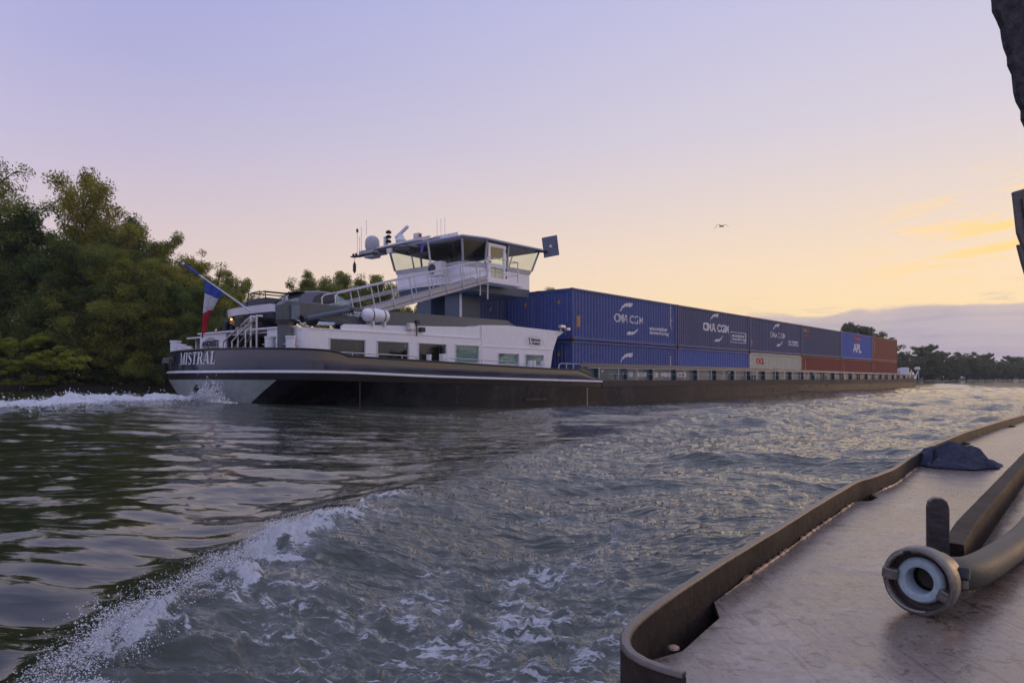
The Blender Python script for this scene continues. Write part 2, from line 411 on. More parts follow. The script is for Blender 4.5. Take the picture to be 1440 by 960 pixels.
H, FO, CHP = water(WX, WY, True)
P = np.stack([WX, WY, H], -1)
me = grid_mesh('river', P[:, ::-1], closed=True)
at = me.attributes.new('foam', 'FLOAT', 'POINT'); at.data.foreach_set('value', FO[:, ::-1].astype(np.float32).ravel())
at = me.attributes.new('chop', 'FLOAT', 'POINT'); at.data.foreach_set('value', CHP[:, ::-1].astype(np.float32).ravel())
river = bpy.data.objects.new('river_water', me); col.objects.link(river); tag(river, kind='structure')
m = bpy.data.materials.new('river_water'); m.use_nodes = True; m.node_tree.nodes.clear(); n = NT(m.node_tree)
geo = n.n('ShaderNodeTexCoord').outputs['Object']
fa = n.n('ShaderNodeAttribute', attribute_name='foam').outputs['Fac']
nf = n.noise(n.n('ShaderNodeMapping', _0=geo, _Rotation=(0, 0, R(25)), _Scale=(.75, 1.9, 1.0)).outputs[0], 9.0, 8, .68, 1.2)
nf2 = n.noise(geo, 2.2, 4, .6, .4)
thr = n.m('SUBTRACT', .74, n.m('MULTIPLY', fa, .42))
nn = n.m('ADD', n.m('MULTIPLY', nf, .68), n.m('MULTIPLY', nf2, .32))
fm = n.m('MULTIPLY', n.ss(n.m('SUBTRACT', nn, thr), .0, .07), n.ss(fa, .04, .3))
cdn = n.n('ShaderNodeCameraData').outputs['View Distance']
chp = n.n('ShaderNodeAttribute', attribute_name='chop').outputs['Fac']
def ridge_noise(scale, rot, sx_, sy_, det):
    nd = n.n('ShaderNodeTexNoise', noise_type='RIDGED_MULTIFRACTAL'); n.put(nd.inputs['Vector'], n.n('ShaderNodeMapping', _0=geo, _Rotation=(0, 0, R(rot)), _Scale=(sx_, sy_, 1)).outputs[0])
    nd.inputs['Scale'].default_value = scale; nd.inputs['Detail'].default_value = det; nd.inputs['Roughness'].default_value = .5
    nd.inputs['Offset'].default_value = .9; nd.inputs['Gain'].default_value = 1.6; nd.inputs['Distortion'].default_value = .5
    return nd.outputs[0]
b1 = n.n('ShaderNodeBump', _Distance=.0036); n.put(b1.inputs['Strength'], n.m('ADD', .05, n.m('MULTIPLY', chp, .95)))
n.put(b1.inputs['Height'], ridge_noise(9.0, -14, .55, 1.7, 2.5))
b2 = n.n('ShaderNodeBump', _Distance=.013); n.put(b2.inputs['Strength'], n.m('ADD', .10, n.m('MULTIPLY', chp, .9))); n.put(b2.inputs['Normal'], b1.outputs[0])
n.put(b2.inputs['Height'], ridge_noise(3.2, 18, .5, 1.5, 3))
wcol = n.mix(n.m('MULTIPLY', n.ss(fa, .1, .9), .7), n.mix(chp, (.026, .032, .016, 1), (.066, .075, .056, 1)), (.17, .18, .16, 1))
wb = n.n('ShaderNodeBsdfPrincipled', _Roughness=.04, _IOR=1.333); n.put(wb.inputs['Base Color'], wcol); n.put(wb.inputs['Normal'], b2.outputs[0])
fbp = n.n('ShaderNodeBump', _Strength=1.0, _Distance=.03); n.put(fbp.inputs['Height'], n.noise(geo, 30, 5, .7))
fbs = n.n('ShaderNodeBsdfPrincipled', _Roughness=.55); fbs.inputs['Base Color'].default_value = (.66, .67, .68, 1); n.put(fbs.inputs['Normal'], fbp.outputs[0])
mx = n.n('ShaderNodeMixShader', _0=fm, _1=wb, _2=fbs); n.n('ShaderNodeOutputMaterial', _Surface=mx)
me.materials.append(m)

# spray: many small drops thrown up by the breaking crest, and at the barge's stern
spray_m = paint('white_spray', (.74, .75, .78), .3, var=.05)
OCT_V = np.array([(1, 0, 0), (-1, 0, 0), (0, 1, 0), (0, -1, 0), (0, 0, 1), (0, 0, -1)], float)
OCT_F = np.array([(0, 2, 4), (2, 1, 4), (1, 3, 4), (3, 0, 4), (2, 0, 5), (1, 2, 5), (3, 1, 5), (0, 3, 5)])
def drops(name, C, S, stretch, label=None):
    n_ = len(C); A = rng.normal(size=(n_, 3, 3)); 
    D = stretch/np.linalg.norm(stretch, axis=1, keepdims=True)
    V = OCT_V[None]*S[:, None, None]*(.7+.6*rng.random((n_, 6, 1)))
    V = V+D[:, None, :]*(V@D[:, :, None])*rng.random((n_, 1, 1))*1.6
    V = V+C[:, None, :]
    F = OCT_F[None]+np.arange(n_)[:, None, None]*6
    me = bpy.data.meshes.new(name); me.vertices.add(n_*6); me.vertices.foreach_set('co', V.astype(np.float32).ravel())
    nf_ = n_*8; me.loops.add(nf_*3); me.loops.foreach_set('vertex_index', F.ravel().astype(np.int32))
    me.polygons.add(nf_); me.polygons.foreach_set('loop_start', (np.arange(nf_)*3).astype(np.int32))
    me.polygons.foreach_set('use_smooth', np.ones(nf_, bool)); me.update(calc_edges=True)
    me.materials.append(spray_m); o = bpy.data.objects.new(name, me); col.objects.link(o); tag(o, label, 'spray', kind='stuff'); return o
def crest_x(yy): return np.interp(yy, CREST_Y, CREST_X)-(fbm(yy*1.1, yy*0+3, 4)-.5)*.5*np.clip(yy/6, .35, 1.5)
NP_ = 330; py_ = 1.7+3.6*rng.random(NP_)**1.15; pk = np.interp(py_, [1.5, 3.0, 4.2, 5.3], [1, 1, .7, .25])*(.45+.9*fbm(py_*2.5, py_*0, 3)); po = rng.normal(.0, .075, NP_)
per = (18+170*rng.random(NP_)**1.5*pk).astype(int); idx_ = np.repeat(np.arange(NP_), per); n_ = len(idx_)
rw = .012+.035*rng.random(NP_); ph = (.02+.15*rng.random(NP_)**1.6)*pk
t_ = rng.random(n_)**1.3; ldir = rng.normal(0, .5, NP_)-.3
xx = crest_x(py_[idx_])+po[idx_]+rng.normal(size=n_)*rw[idx_]+t_*ph[idx_]*ldir[idx_]; yy = py_[idx_]+rng.normal(size=n_)*rw[idx_]*1.4
zz = t_*ph[idx_]
k2 = 1300; fy = 1.8+3.8*rng.random(k2); fx = crest_x(fy)-np.abs(rng.normal(0, .16, k2)); fz = rng.exponential(.045, k2)
xx = np.concatenate([xx, fx]); yy = np.concatenate([yy, fy]); zz = np.concatenate([zz, fz]); n_ = len(xx)
wz, _ = water(xx, yy)
C = np.stack([xx, yy, wz+zz], -1); S = np.clip(rng.lognormal(-6.5, .5, n_), .0007, .0038)
st_ = np.stack([-.5+rng.normal(size=n_)*.7, rng.normal(size=n_)*.6, .9*rng.random(n_)], -1)
drops('bow_spray', C, S, st_, 'white spray thrown up along the breaking crest at lower left')

# barge local frame
barge = empty('container_barge', (FX, FY, 0), math.atan2(DY, DX), 'long dark container barge with a white deckhouse and a raised wheelhouse', 'barge')
def b2w(s, t, z): return Vector((FX+s*DX+t*NX, FY+s*DY+t*NY, z))
n_ = 9000
k = rng.random(n_); bs_ = np.where(k < .4, 13.4-rng.random(n_)*.7, 12-rng.random(n_)*26); 
bt_ = np.where(k < .4, 3.5+rng.normal(0, .6, n_), 5.2+rng.normal(0, 1.5, n_))
wx, wy = FX+bs_*DX+bt_*NX, FY+bs_*DY+bt_*NY; wz, _ = water(wx, wy)
hh = np.where(k < .4, np.abs(rng.normal(0, .33, n_))*np.exp(-((bt_-3.5)/.7)**2), rng.exponential(.07, n_)*(.3+1.2*fbm(bs_*1.5, bt_, 3)))
drops('stern_wash_spray', np.stack([wx, wy, wz+hh], -1), np.clip(rng.lognormal(-4.4, .5, n_), .006, .035), rng.normal(size=(n_, 3)), 'white churned spray behind the stern of the barge')

# ================================================================ river bank and trees
shore = [(-1200, -1500), (-420, -420), (-170, -60), (-100, 30), (-56, 73), (-39, 77), (-25, 88), (0, 118), (60, 190), (110, 250), (163, 300), (300, 430), (540, 720), (1300, 1700), (3500, 5200)]
mbk = []
for i, (x, y) in enumerate(shore):
    a = Vector(shore[max(0, i-1)]); b = Vector(shore[min(len(shore)-1, i+1)]); t_ = (b-a).normalized(); nn_ = Vector((-t_.y, t_.x))
    mbk.append([(x+nn_.x*q, y+nn_.y*q, z) for q, z in ((-3, -1.0), (0, .05), (1.5, .7), (6, 1.3), (60, 1.8), (900, 2.5))])
me = grid_mesh('bank', np.array(mbk)); bank_o = bpy.data.objects.new('river_bank', me); col.objects.link(bank_o); tag(bank_o, kind='structure')
me.materials.append(paint('dark_bank_soil', (.030, .028, .018), .9, dirt=.5, dcol=(.02, .03, .01), scale=.4, bump=.1, bscale=2))

def leaf_mat(name, c1, c2, c3):
    m = bpy.data.materials.new(name); m.use_nodes = True; m.node_tree.nodes.clear(); n = NT(m.node_tree)
    g = n.n('ShaderNodeTexCoord').outputs['Object']; oi = n.n('ShaderNodeObjectInfo').outputs['Random']
    a = n.noise(g, .35, 4, .6); b = n.noise(g, 2.5, 3, .6)
    c = n.mix(n.ss(n.m('ADD', n.m('MULTIPLY', a, .7), n.m('MULTIPLY', b, .3)), .38, .62), (*c1, 1), (*c2, 1))
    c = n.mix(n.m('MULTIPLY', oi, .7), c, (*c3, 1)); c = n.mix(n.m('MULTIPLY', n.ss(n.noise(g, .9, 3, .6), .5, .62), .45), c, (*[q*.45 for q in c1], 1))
    p = n.n('ShaderNodeBsdfPrincipled', _Roughness=.6); n.put(p.inputs['Base Color'], c); p.inputs['Specular IOR Level'].default_value = .25
    tr = n.n('ShaderNodeBsdfTranslucent'); n.put(tr.inputs[0], c)
    n.n('ShaderNodeOutputMaterial', _Surface=n.n('ShaderNodeMixShader', _0=.42, _1=p, _2=tr)); return m
leafA = leaf_mat('willow_leaves', (.13, .155, .024), (.36, .36, .06), (.24, .28, .04))
leafB = leaf_mat('yellow_green_leaves', (.26, .31, .025), (.40, .42, .05), (.32, .33, .04))
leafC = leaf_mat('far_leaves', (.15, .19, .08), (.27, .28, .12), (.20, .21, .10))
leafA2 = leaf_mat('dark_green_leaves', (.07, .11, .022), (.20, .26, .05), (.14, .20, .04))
leafA3 = leaf_mat('golden_green_leaves', (.17, .18, .024), (.44, .40, .06), (.36, .34, .05))
bark = paint('willow_bark', (.07, .055, .042), .9, var=.3, scale=3)
def leaves_mesh(name, C, S, mat):
    n_ = len(C); u = rng.normal(size=(n_, 3)); u /= np.linalg.norm(u, axis=1, keepdims=True)
    v = rng.normal(size=(n_, 3)); v -= u*(u*v).sum(1, keepdims=True); v /= np.linalg.norm(v, axis=1, keepdims=True)
    L = (S*(.7+.6*rng.random(n_)))[:, None]; W_ = L*.42
    V = np.stack([C-u*L/2, C+v*W_/2, C+u*L/2, C-v*W_/2], 1)
    me = bpy.data.meshes.new(name); me.vertices.add(n_*4); me.vertices.foreach_set('co', V.astype(np.float32).ravel())
    me.loops.add(n_*4); me.loops.foreach_set('vertex_index', np.arange(n_*4, dtype=np.int32)); me.polygons.add(n_)
    me.polygons.foreach_set('loop_start', (np.arange(n_)*4).astype(np.int32)); me.update(calc_edges=True); me.materials.append(mat); return me
def make_tree(seed, Hh, Rw, nleaf, leaf, mat, low=.12, nl=22, sparse=.2, stems=1, fill=0):
    rs = random.Random(seed); wood = MB(); blobs = []
    for sidx in range(stems):
        lean = Vector((rs.uniform(-.16, .16), rs.uniform(-.16, .16), 0))*(.5 if stems == 1 else 1.0); pts = []
        p = Vector((rs.uniform(-.3, .3)*stems, rs.uniform(-.3, .3)*stems, -.4)); hs = Hh*(1 if sidx == 0 else rs.uniform(.65, .9))
        for i in range(8):
            pts.append(p.copy()); p = p+Vector((lean.x*hs/8+rs.uniform(-.3, .3), lean.y*hs/8+rs.uniform(-.3, .3), hs*.92/8))
        r0 = Hh*.016/(stems**.4); wood.tube(pts, [r0*(1-.11*i) for i in range(8)], 6)
        for k in range(nl//stems):
            u = low+(.97-low)*(k+rs.random())/(nl//stems); j = u*6.99; i = int(j); b = pts[i].lerp(pts[min(7, i+1)], j-i)
            az_ = k*2.4+rs.uniform(-.5, .5); prof = math.sin(math.pi*min(1, (u-low*.4)*.80+.17))**.7
            Ln = Rw*prof*rs.uniform(.6, 1.18); up = .15+.75*u+rs.uniform(-.2, .2); q = b.copy(); lp = [q.copy()]
            dd = Vector((math.cos(az_), math.sin(az_), up)).normalized()
            for s_ in range(4):
                q = q+dd*Ln/4; dd = (dd+Vector((rs.uniform(-.25, .25), rs.uniform(-.25, .25), rs.uniform(-.12, .2)))).normalized(); lp.append(q.copy())
            wood.tube(lp, [r0*.42*(1-.2*s_) for s_ in range(5)], 4, cap=False)
            for s_ in range(1, 5):
                for z_ in range(2 if s_ < 4 else 3):
                    d2 = (dd+Vector((rs.uniform(-1, 1), rs.uniform(-1, 1), rs.uniform(-.5, .8)))).normalized(); l2 = Ln*rs.uniform(.16, .36)
                    e = lp[s_]+d2*l2; wood.tube([lp[s_], lp[s_].lerp(e, .5)+Vector((0, 0, .08)), e], [r0*.16, r0*.11, r0*.05], 3, cap=False)
                    if rs.random() > sparse:
                        blobs.append((e, rs.uniform(.45, 1.0)*Hh/20, rs.uniform(.5, 1.3)))
                        if rs.random() < .6: blobs.append((lp[s_].lerp(e, .55), rs.uniform(.4, .8)*Hh/20, rs.uniform(.3, .8)))
    for k in range(fill):
        while True:
            q = Vector((rs.uniform(-1, 1), rs.uniform(-1, 1), rs.uniform(-1, 1)))
            if q.length < 1: break
        zz = (.36+.34*q.z) if Hh > 15 else (.44+.42*q.z); blobs.append((Vector((q.x*Rw*.78, q.y*Rw*.78, max(.3, zz*Hh*.95))), rs.uniform(.6, 1.1)*Hh/20, rs.uniform(.7, 1.2)))
    B = np.array([tuple(b[0]) for b in blobs]); Rr = np.array([b[1] for b in blobs]); Wt = np.array([b[2]*b[1]**1.5 for b in blobs]); Wt /= Wt.sum()
    idx = rng.choice(len(B), nleaf, p=Wt); g = rng.normal(size=(nleaf, 3)); g /= np.linalg.norm(g, axis=1, keepdims=True)
    rr = rng.random(nleaf)**.45*1.25; C = B[idx]+g*(rr*Rr[idx])[:, None]*np.array([1.15, 1.15, .8]); C[:, 2] = np.maximum(C[:, 2], .15)
    return leaves_mesh('crown', C, np.full(nleaf, leaf), mat), wood.mesh('trunk')
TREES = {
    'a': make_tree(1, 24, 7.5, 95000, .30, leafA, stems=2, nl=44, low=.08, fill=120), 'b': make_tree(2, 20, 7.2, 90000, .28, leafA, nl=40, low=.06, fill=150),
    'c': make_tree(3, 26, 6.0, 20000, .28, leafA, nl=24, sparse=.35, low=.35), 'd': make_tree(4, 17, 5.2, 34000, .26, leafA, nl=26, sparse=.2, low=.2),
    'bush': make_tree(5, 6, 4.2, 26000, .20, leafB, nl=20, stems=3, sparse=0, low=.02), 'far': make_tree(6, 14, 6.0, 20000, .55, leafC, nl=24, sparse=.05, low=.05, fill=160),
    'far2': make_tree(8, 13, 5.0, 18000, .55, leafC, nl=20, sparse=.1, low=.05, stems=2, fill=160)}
HB = {'a': 24, 'b': 20, 'c': 26, 'd': 17, 'bush': 6, 'far': 14, 'far2': 13}
def place_tree(kind, px_x, Yd, Hh, label, group, wide=1.0, name='tree', rot=None):
    Xd = px_x*Yd; o = empty(name, (Xd, Yd, .5), rot if rot is not None else (px_x*37+Yd) % 6.28, label, 'tree' if name != 'bush' else 'bush', group)
    k = Hh/HB[kind]; o.scale = (k*wide, k*wide, k)
    c, t_ = TREES[kind]; link('crown', c, None, o); link('trunk', t_, bark, o); return o
a_ = lambda px: (px-720)/1010
G1 = 'riverside trees on the left bank'
for kind, px, Yd, Hh, wd, lb in [
    ('c', -4, 84, 25.8, 1.0, 'tall thin-crowned tree at the left edge of the picture, higher than all others'),
    ('b', 48, 86, 19.5, 1.0, 'broad dark tree below the tall thin one near the left edge'),
    ('a', 140, 86, 25.6, .75, 'dense tree with the highest full crown, left of the flag'),
    ('b', 95, 80, 16.5, 1.0, 'lower olive tree in front of the dense high-crowned one'),
    ('a', 196, 90, 21.2, .8, 'dark full tree just right of the highest full crown'),
    ('b', 186, 79, 14.5, 1.05, 'low spreading olive tree overhanging the water left of the barge stern'),
    ('a', 238, 87, 18.4, .8, 'rounded tree whose crown rises straight above the barge stern'),
    ('d', 268, 84, 14.2, 1.1, 'smaller ragged tree right behind the tip of the flagpole'),
    ('b', 255, 80, 11.5, 1.0, 'low dark tree directly behind the hanging flag'),
    ('d', 297, 92, 12.8, .85, 'thin airy tree above the motor boat on the barge'),
    ('d', 338, 102, 15.0, .7, 'small pale tree standing alone between the flag and the car')]:
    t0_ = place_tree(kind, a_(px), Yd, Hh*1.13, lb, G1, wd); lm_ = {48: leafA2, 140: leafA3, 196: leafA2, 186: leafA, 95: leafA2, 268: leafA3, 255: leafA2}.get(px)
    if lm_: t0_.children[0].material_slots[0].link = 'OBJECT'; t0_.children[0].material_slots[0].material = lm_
for px, Yd, Hh, kd in ((-75, 82, 25, 'a'), (-150, 80, 22, 'b'), (-250, 76, 24, 'a'), (-380, 70, 23, 'b'), (-560, 62, 24, 'a'), (-900, 52, 23, 'b')):
    place_tree(kd, a_(px), Yd, Hh, 'tree on the left bank beyond the left edge of the picture', 'trees beyond the left edge')
SHB = ['low bush on the left bank just beyond the left edge', 'shaded bush right of the bright yellow-green one at the water', 'shaded bush at the foot of the tree with the highest full crown', 'low bush by the water left of the barge wash', 'shaded bush nearest to the barge stern']
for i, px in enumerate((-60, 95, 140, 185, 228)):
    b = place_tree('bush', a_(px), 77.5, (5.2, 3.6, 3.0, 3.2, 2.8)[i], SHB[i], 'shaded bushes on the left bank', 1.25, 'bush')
    b.children[0].material_slots[0].link = 'OBJECT'; b.children[0].material_slots[0].material = leafA2  # darker leaves put the deep shade under the trees into the bush colour
place_tree('bush', a_(14), 71.0, 6.2, 'bright yellow-green round bush by the water at the left edge', None, 1.45, 'bush')
G2 = 'trees behind the barge'
for kind, px, Yd, Hh, wd, lb in [
    ('d', 440, 118, 19.0, .9, 'tree behind the car, leftmost of the clump between car and wheelhouse'),
    ('d', 478, 120, 20.2, .9, 'tree behind the gangway, tallest of the clump left of the wheelhouse'),
    ('d', 512, 124, 20.0, .85, 'tree behind the gangway left of the air conditioner'),
    ('d', 545, 126, 19.6, .85, 'tree partly hidden by the aft end of the wheelhouse'),
    ('d', 578, 128, 15.0, .9, 'low tree seen under the gangway beside the wheelhouse column'),
    ('d', 622, 134, 14.5, .8, 'tree peeking out just left of the wheelhouse column'),
    ('d', 790, 160, 22.3, .7, 'tree whose top twigs show just above the nearest blue container'),
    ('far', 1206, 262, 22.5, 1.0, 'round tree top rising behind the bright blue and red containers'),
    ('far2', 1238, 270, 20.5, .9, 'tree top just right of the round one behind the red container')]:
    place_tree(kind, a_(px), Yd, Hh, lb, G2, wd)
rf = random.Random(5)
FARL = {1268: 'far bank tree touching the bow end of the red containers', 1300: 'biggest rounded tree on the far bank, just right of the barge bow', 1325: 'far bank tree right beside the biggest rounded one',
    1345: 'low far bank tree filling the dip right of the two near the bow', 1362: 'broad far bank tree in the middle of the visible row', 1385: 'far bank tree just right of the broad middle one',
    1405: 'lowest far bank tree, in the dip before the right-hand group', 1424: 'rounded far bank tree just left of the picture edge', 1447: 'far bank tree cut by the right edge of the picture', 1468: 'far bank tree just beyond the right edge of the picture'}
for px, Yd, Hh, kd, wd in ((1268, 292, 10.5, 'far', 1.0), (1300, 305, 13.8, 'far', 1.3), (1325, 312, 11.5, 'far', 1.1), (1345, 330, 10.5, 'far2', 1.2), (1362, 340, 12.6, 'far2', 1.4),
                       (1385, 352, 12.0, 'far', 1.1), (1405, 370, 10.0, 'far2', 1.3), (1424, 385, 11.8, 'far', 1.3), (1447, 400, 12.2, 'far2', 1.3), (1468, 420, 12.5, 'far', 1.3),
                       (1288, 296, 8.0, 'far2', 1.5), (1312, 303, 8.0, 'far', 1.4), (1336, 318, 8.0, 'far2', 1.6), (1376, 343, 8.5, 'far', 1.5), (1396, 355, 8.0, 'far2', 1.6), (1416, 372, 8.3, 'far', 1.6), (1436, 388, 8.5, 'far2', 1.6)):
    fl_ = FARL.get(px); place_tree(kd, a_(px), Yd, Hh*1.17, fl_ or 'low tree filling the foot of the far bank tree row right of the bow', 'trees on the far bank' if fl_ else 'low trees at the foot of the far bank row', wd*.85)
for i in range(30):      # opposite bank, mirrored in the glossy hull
    yb = -180+i*19.3; place_tree(rf.choice(['far', 'far2']), (310+14*rf.random())/yb, yb, 10+8*rf.random(), 'tree on the bank to the right, outside the picture', 'trees of the right bank', 1.7)


# ================================================================ containers
CL, CW, CH, NCOR = 12.19, 2.44, 2.88, 38
def corr_profile(L, npch, depth, x0=.14):
    pts = [(0, 0)]; p = (L-2*x0)/npch
    for i in range(npch):
        a = x0+i*p
        pts += [(a, 0), (a+p*.2, depth), (a+p*.5, depth), (a+p*.7, 0)]
    pts.append((L, 0)); return pts
PROF = corr_profile(CL, NCOR, .046); PX_ = [p[0] for p in PROF]; PD_ = [p[1] for p in PROF]
def corr(x): return float(np.interp(x, PX_, PD_))
def side_mesh():
    m_ = MB(); n_ = len(PROF)
    m_.add([(x, .03+d_, z) for z in (.16, CH-.12) for x, d_ in PROF], [(i, i+1, n_+i+1, n_+i) for i in range(n_-1)]); return m_.mesh('side_panel')
EPROF = corr_profile(CW, 9, .045, .12)
def end_mesh():
    m_ = MB(); n_ = len(EPROF)
    m_.add([(.03+d_, y, z) for z in (.16, CH-.12) for y, d_ in EPROF], [(i, i+1, n_+i+1, n_+i) for i in range(n_-1)]); return m_.mesh('end_panel')
def roof_mesh():
    return MB().box(.05, CL-.05, .05, CW-.05, CH-.07, CH-.03).mesh('roof_panel')
def rails_mesh():
    m_ = MB()
    for y in (0, CW-.08): m_.box(.15, CL-.15, y, y+.08, 0, .17); m_.box(.15, CL-.15, y, y+.08, CH-.12, CH-.01)
    for x in (0, CL-.1): m_.box(x, x+.1, .16, CW-.16, 0, .17); m_.box(x, x+.1, .16, CW-.16, CH-.14, CH-.01)
    return m_.mesh('rail_frame')
def post_mesh(): return MB().box(0, .16, 0, .16, .12, CH-.12).mesh('corner_post')
def cast_mesh(): return MB().box(-.006, .178, -.006, .165, 0, .12).mesh('corner_casting')
CM = dict(side=side_mesh(), end=end_mesh(), roof=roof_mesh(), rails=rails_mesh(), post=post_mesh(), cast=cast_mesh())
C0S, C0T, C0Z = 32.54, .85, 3.41
def cpaint(nm, c, dirt=.25, dcol=(.09, .05, .035)): return paint('container_'+nm, c, .6, dirt=dirt, dcol=dcol, scale=.7, var=.12, streak=True, bump=.003, bscale=3, spec=.45)
yellow = paint('yellow_marking', (.55, .27, .02), .5)
def on_side(me, x, z, name, mat, par, label=None):
    map_mesh(me, lambda a, b: (x+a, .03+corr(x+a)-.006, z+b), [c-x for c in PX_[1:-1]])
    me.materials.append(mat); o = bpy.data.objects.new(name, me); col.objects.link(o); o.parent = par; tag(o, label); return o
def on_end(polys_or_me, y, z, name, mat, par):
    me = polys_or_me
    ex = [p[0] for p in EPROF]; ed = [p[1] for p in EPROF]
    map_mesh(me, lambda a, b: (.03+float(np.interp(y-a, ex, ed))-.006, y-a, z+b), [y-c for c in ex[1:-1]])
    me.materials.append(mat); o = bpy.data.objects.new(name, me); col.objects.link(o); o.parent = par; return o
BM = barge.matrix_world
def container(s, t, z, mat, label, name='shipping_container', group='shipping containers stacked on the barge', ends=True, endmat=None):
    o = empty(name, tuple(b2w(s, t, z)), barge.rotation_euler.z, label, 'container', group)
    link('side_panel', CM['side'], mat, o)
    if ends:
        fsd = link('side_panel', CM['side'], mat, o, (CL, CW, 0), (0, 0, math.pi))
    link('end_panel', CM['end'], endmat or mat, o); link('end_panel', CM['end'], mat, o, (CL, CW, 0), (0, 0, math.pi))
    link('roof_panel', CM['roof'], mat, o); link('rail_frame', CM['rails'], mat, o)
    for x, y in ((0, 0), (CL-.16, 0), (0, CW-.16), (CL-.16, CW-.16)):
        link('corner_post', CM['post'], mat, o, (x, y, 0))
    for x, y in ((0, 0), (CL-.172, 0), (0, CW-.159), (CL-.172, CW-.159)):
        for zz in (0, CH-.12): link('corner_casting', CM['cast'], rustm, o, (x, y, zz))
    return o
rustm = paint('rusty_casting', (.10, .06, .045), .6, dirt=.4)
navy = cpaint('navy', (.068, .10, .29), .5, (.115, .11, .16)); navy2 = cpaint('worn_navy', (.082, .10, .20), .5, (.12, .10, .10)); navy3 = cpaint('dark_navy', (.072, .092, .175), .5, (.11, .10, .11))
blue = cpaint('blue', (.085, .13, .38), .4, (.11, .13, .2)); bright = cpaint('bright_blue', (.07, .14, .46), .3); cream = cpaint('cream', (.55, .53, .42), .35, (.36, .30, .21))
red = cpaint('oxide_red', (.24, .050, .042), .25, (.13, .06, .045)); redb = cpaint('brown_red', (.27, .085, .055), .25, (.15, .07, .05))
swoosh_up = [(-.95, -.55), (-.80, -.20), (-.50, .18), (-.15, .42), (.35, .52), (.80, .52), (.62, .18), (.45, .02), (.10, .10), (-.30, .02), (-.62, -.22), (-.82, -.5)]
def swoosh(kx, ky, flip=False):
    sg = -1 if flip else 1
    return poly_mesh([[(sg*x*kx, sg*y*ky) for x, y in swoosh_up]])
def cma(o, x, zc, w_=3.4, h_=.52, x2=None, box=False, cut=False, bold=.008, dz=.72):
    on_side(swoosh(.88, .56), x-.25, zc+dz, 'emblem_arc', letter, o)
    if cut: return
    on_side(swoosh(.82, .46, True), x+.35, zc-dz-.02, 'emblem_arc', letter, o)
    on_side(fit(text_mesh('CMA CGM', 1, bold), w_, h_), x, zc, 'lettering', letter, o)
    if x2:
        on_side(fit(text_mesh('eco container', 1, .035), 2.45, .25), x2, zc-.42, 'lettering', letter, o)
        on_side(fit(text_mesh('bamboo flooring', 1, .035), 2.5, .28), x2+.05, zc-.72, 'lettering', letter, o)
    if box:
        a, b, h2 = 1.5, .42, .05
        on_side(poly_mesh([[(-a, -b), (a, -b), (a, -b+h2), (-a, -b+h2)], [(-a, b-h2), (a, b-h2), (a, b), (-a, b)], [(-a, -b), (-a+.07, -b), (-a+.07, b), (-a, b)], [(a-.07, -b), (a, -b), (a, b), (a-.07, b)]]), x2, zc-.57, 'lettering_frame', letter, o)
def small_marks(o, x, n_=9, mat=None, z0=1.0):
    on_side(poly_mesh([[(0, i*.17), (.09, i*.17), (.09, i*.17+.10), (0, i*.17+.10)] for i in range(n_)]), x, z0, 'serial_marking', mat or letter, o)
def rect(w_, h_): return poly_mesh([[(-w_/2, -h_/2), (w_/2, -h_/2), (w_/2, h_/2), (-w_/2, h_/2)]])
tiersz = {1: C0Z, 0: C0Z-2.93}
PITCH = 12.345
def cpos(i, tier, colm=0): return (C0S+PITCH*i, C0T+colm*2.46, tiersz[tier])
o = container(*cpos(0, 1), navy, 'nearest upper blue container with large white lettering between two arcs, next to the wheelhouse')
cma(o, 6.05, 1.50, x2=9.75); small_marks(o, 11.3, 9, z0=1.35); on_side(rect(.34, .62), .62, 1.05, 'yellow_patch', yellow, o)
on_side(rect(.12, .2), 11.55, 1.25, 'yellow_patch', yellow, o); on_side(rect(.12, .2), 11.55, 1.75, 'yellow_patch', yellow, o)
def tri(k=1.0): return poly_mesh([[(-.11*k, -.14*k), (.11*k, -.14*k), (.05*k, .16*k)]])
def end_marks(o):
    on_end(poly_mesh([[(0, i*.15), (.05, i*.15), (.05, i*.15+.09), (0, i*.15+.09)] for i in range(11)]), .42, 1.0, 'serial_marking', letter, o)
    for y, z in ((.98, 2.18),): on_end(tri(), y, z, 'warning_sticker', yellow, o)
end_marks(o)
on_end(rect(.25, .25), 1.1, .42, 'yellow_patch', yellow, o)
o = container(*cpos(1, 1), navy2, 'second upper container from the wheelhouse, dull navy with wide white lettering and boxed text'); cma(o, 6.15, 1.62, 4.5, .62, x2=10.15, box=True, bold=.045, dz=.78)
o = container(*cpos(2, 1), navy2, 'third upper container from the wheelhouse, navy with a small arc emblem in its middle'); cma(o, 6.25, 1.62, 3.6, .46, x2=10.2, bold=.015); on_side(rect(.25, .55), .5, .75, 'yellow_patch', yellow, o)
o = container(*cpos(3, 1), navy3, 'plain dark navy upper container with a small yellow mark in its top left corner')
on_side(fit(text_mesh('GOLD', 1, .03), 1.5, .32), 1.35, 2.42, 'lettering', yellow, o); on_side(rect(1.3, .12), 1.5, 1.93, 'red_dash', paint('red_marking', (.45, .03, .02), .5), o)
o = container(*cpos(4, 1), bright, 'bright blue upper container with white block letters under a red bird emblem'); redm = MATS['red_marking']
on_side(fit(text_mesh('APL', 1, .05), 3.3, 1.02), 6.1, 1.25, 'lettering', letter, o)
on_side(poly_mesh([[(-1.6, .22), (-.55, .12), (-.2, .25), (.2, .25), (.55, .12), (1.6, .22), (.95, -.16), (.35, -.30), (-.35, -.30), (-.95, -.16)]]), 6.0, 2.33, 'bird_emblem', redm, o)
o = container(*cpos(5, 1), redb, 'brown-red upper container at the bow end of the stack'); small_marks(o, 1.0, 10, z0=.9)
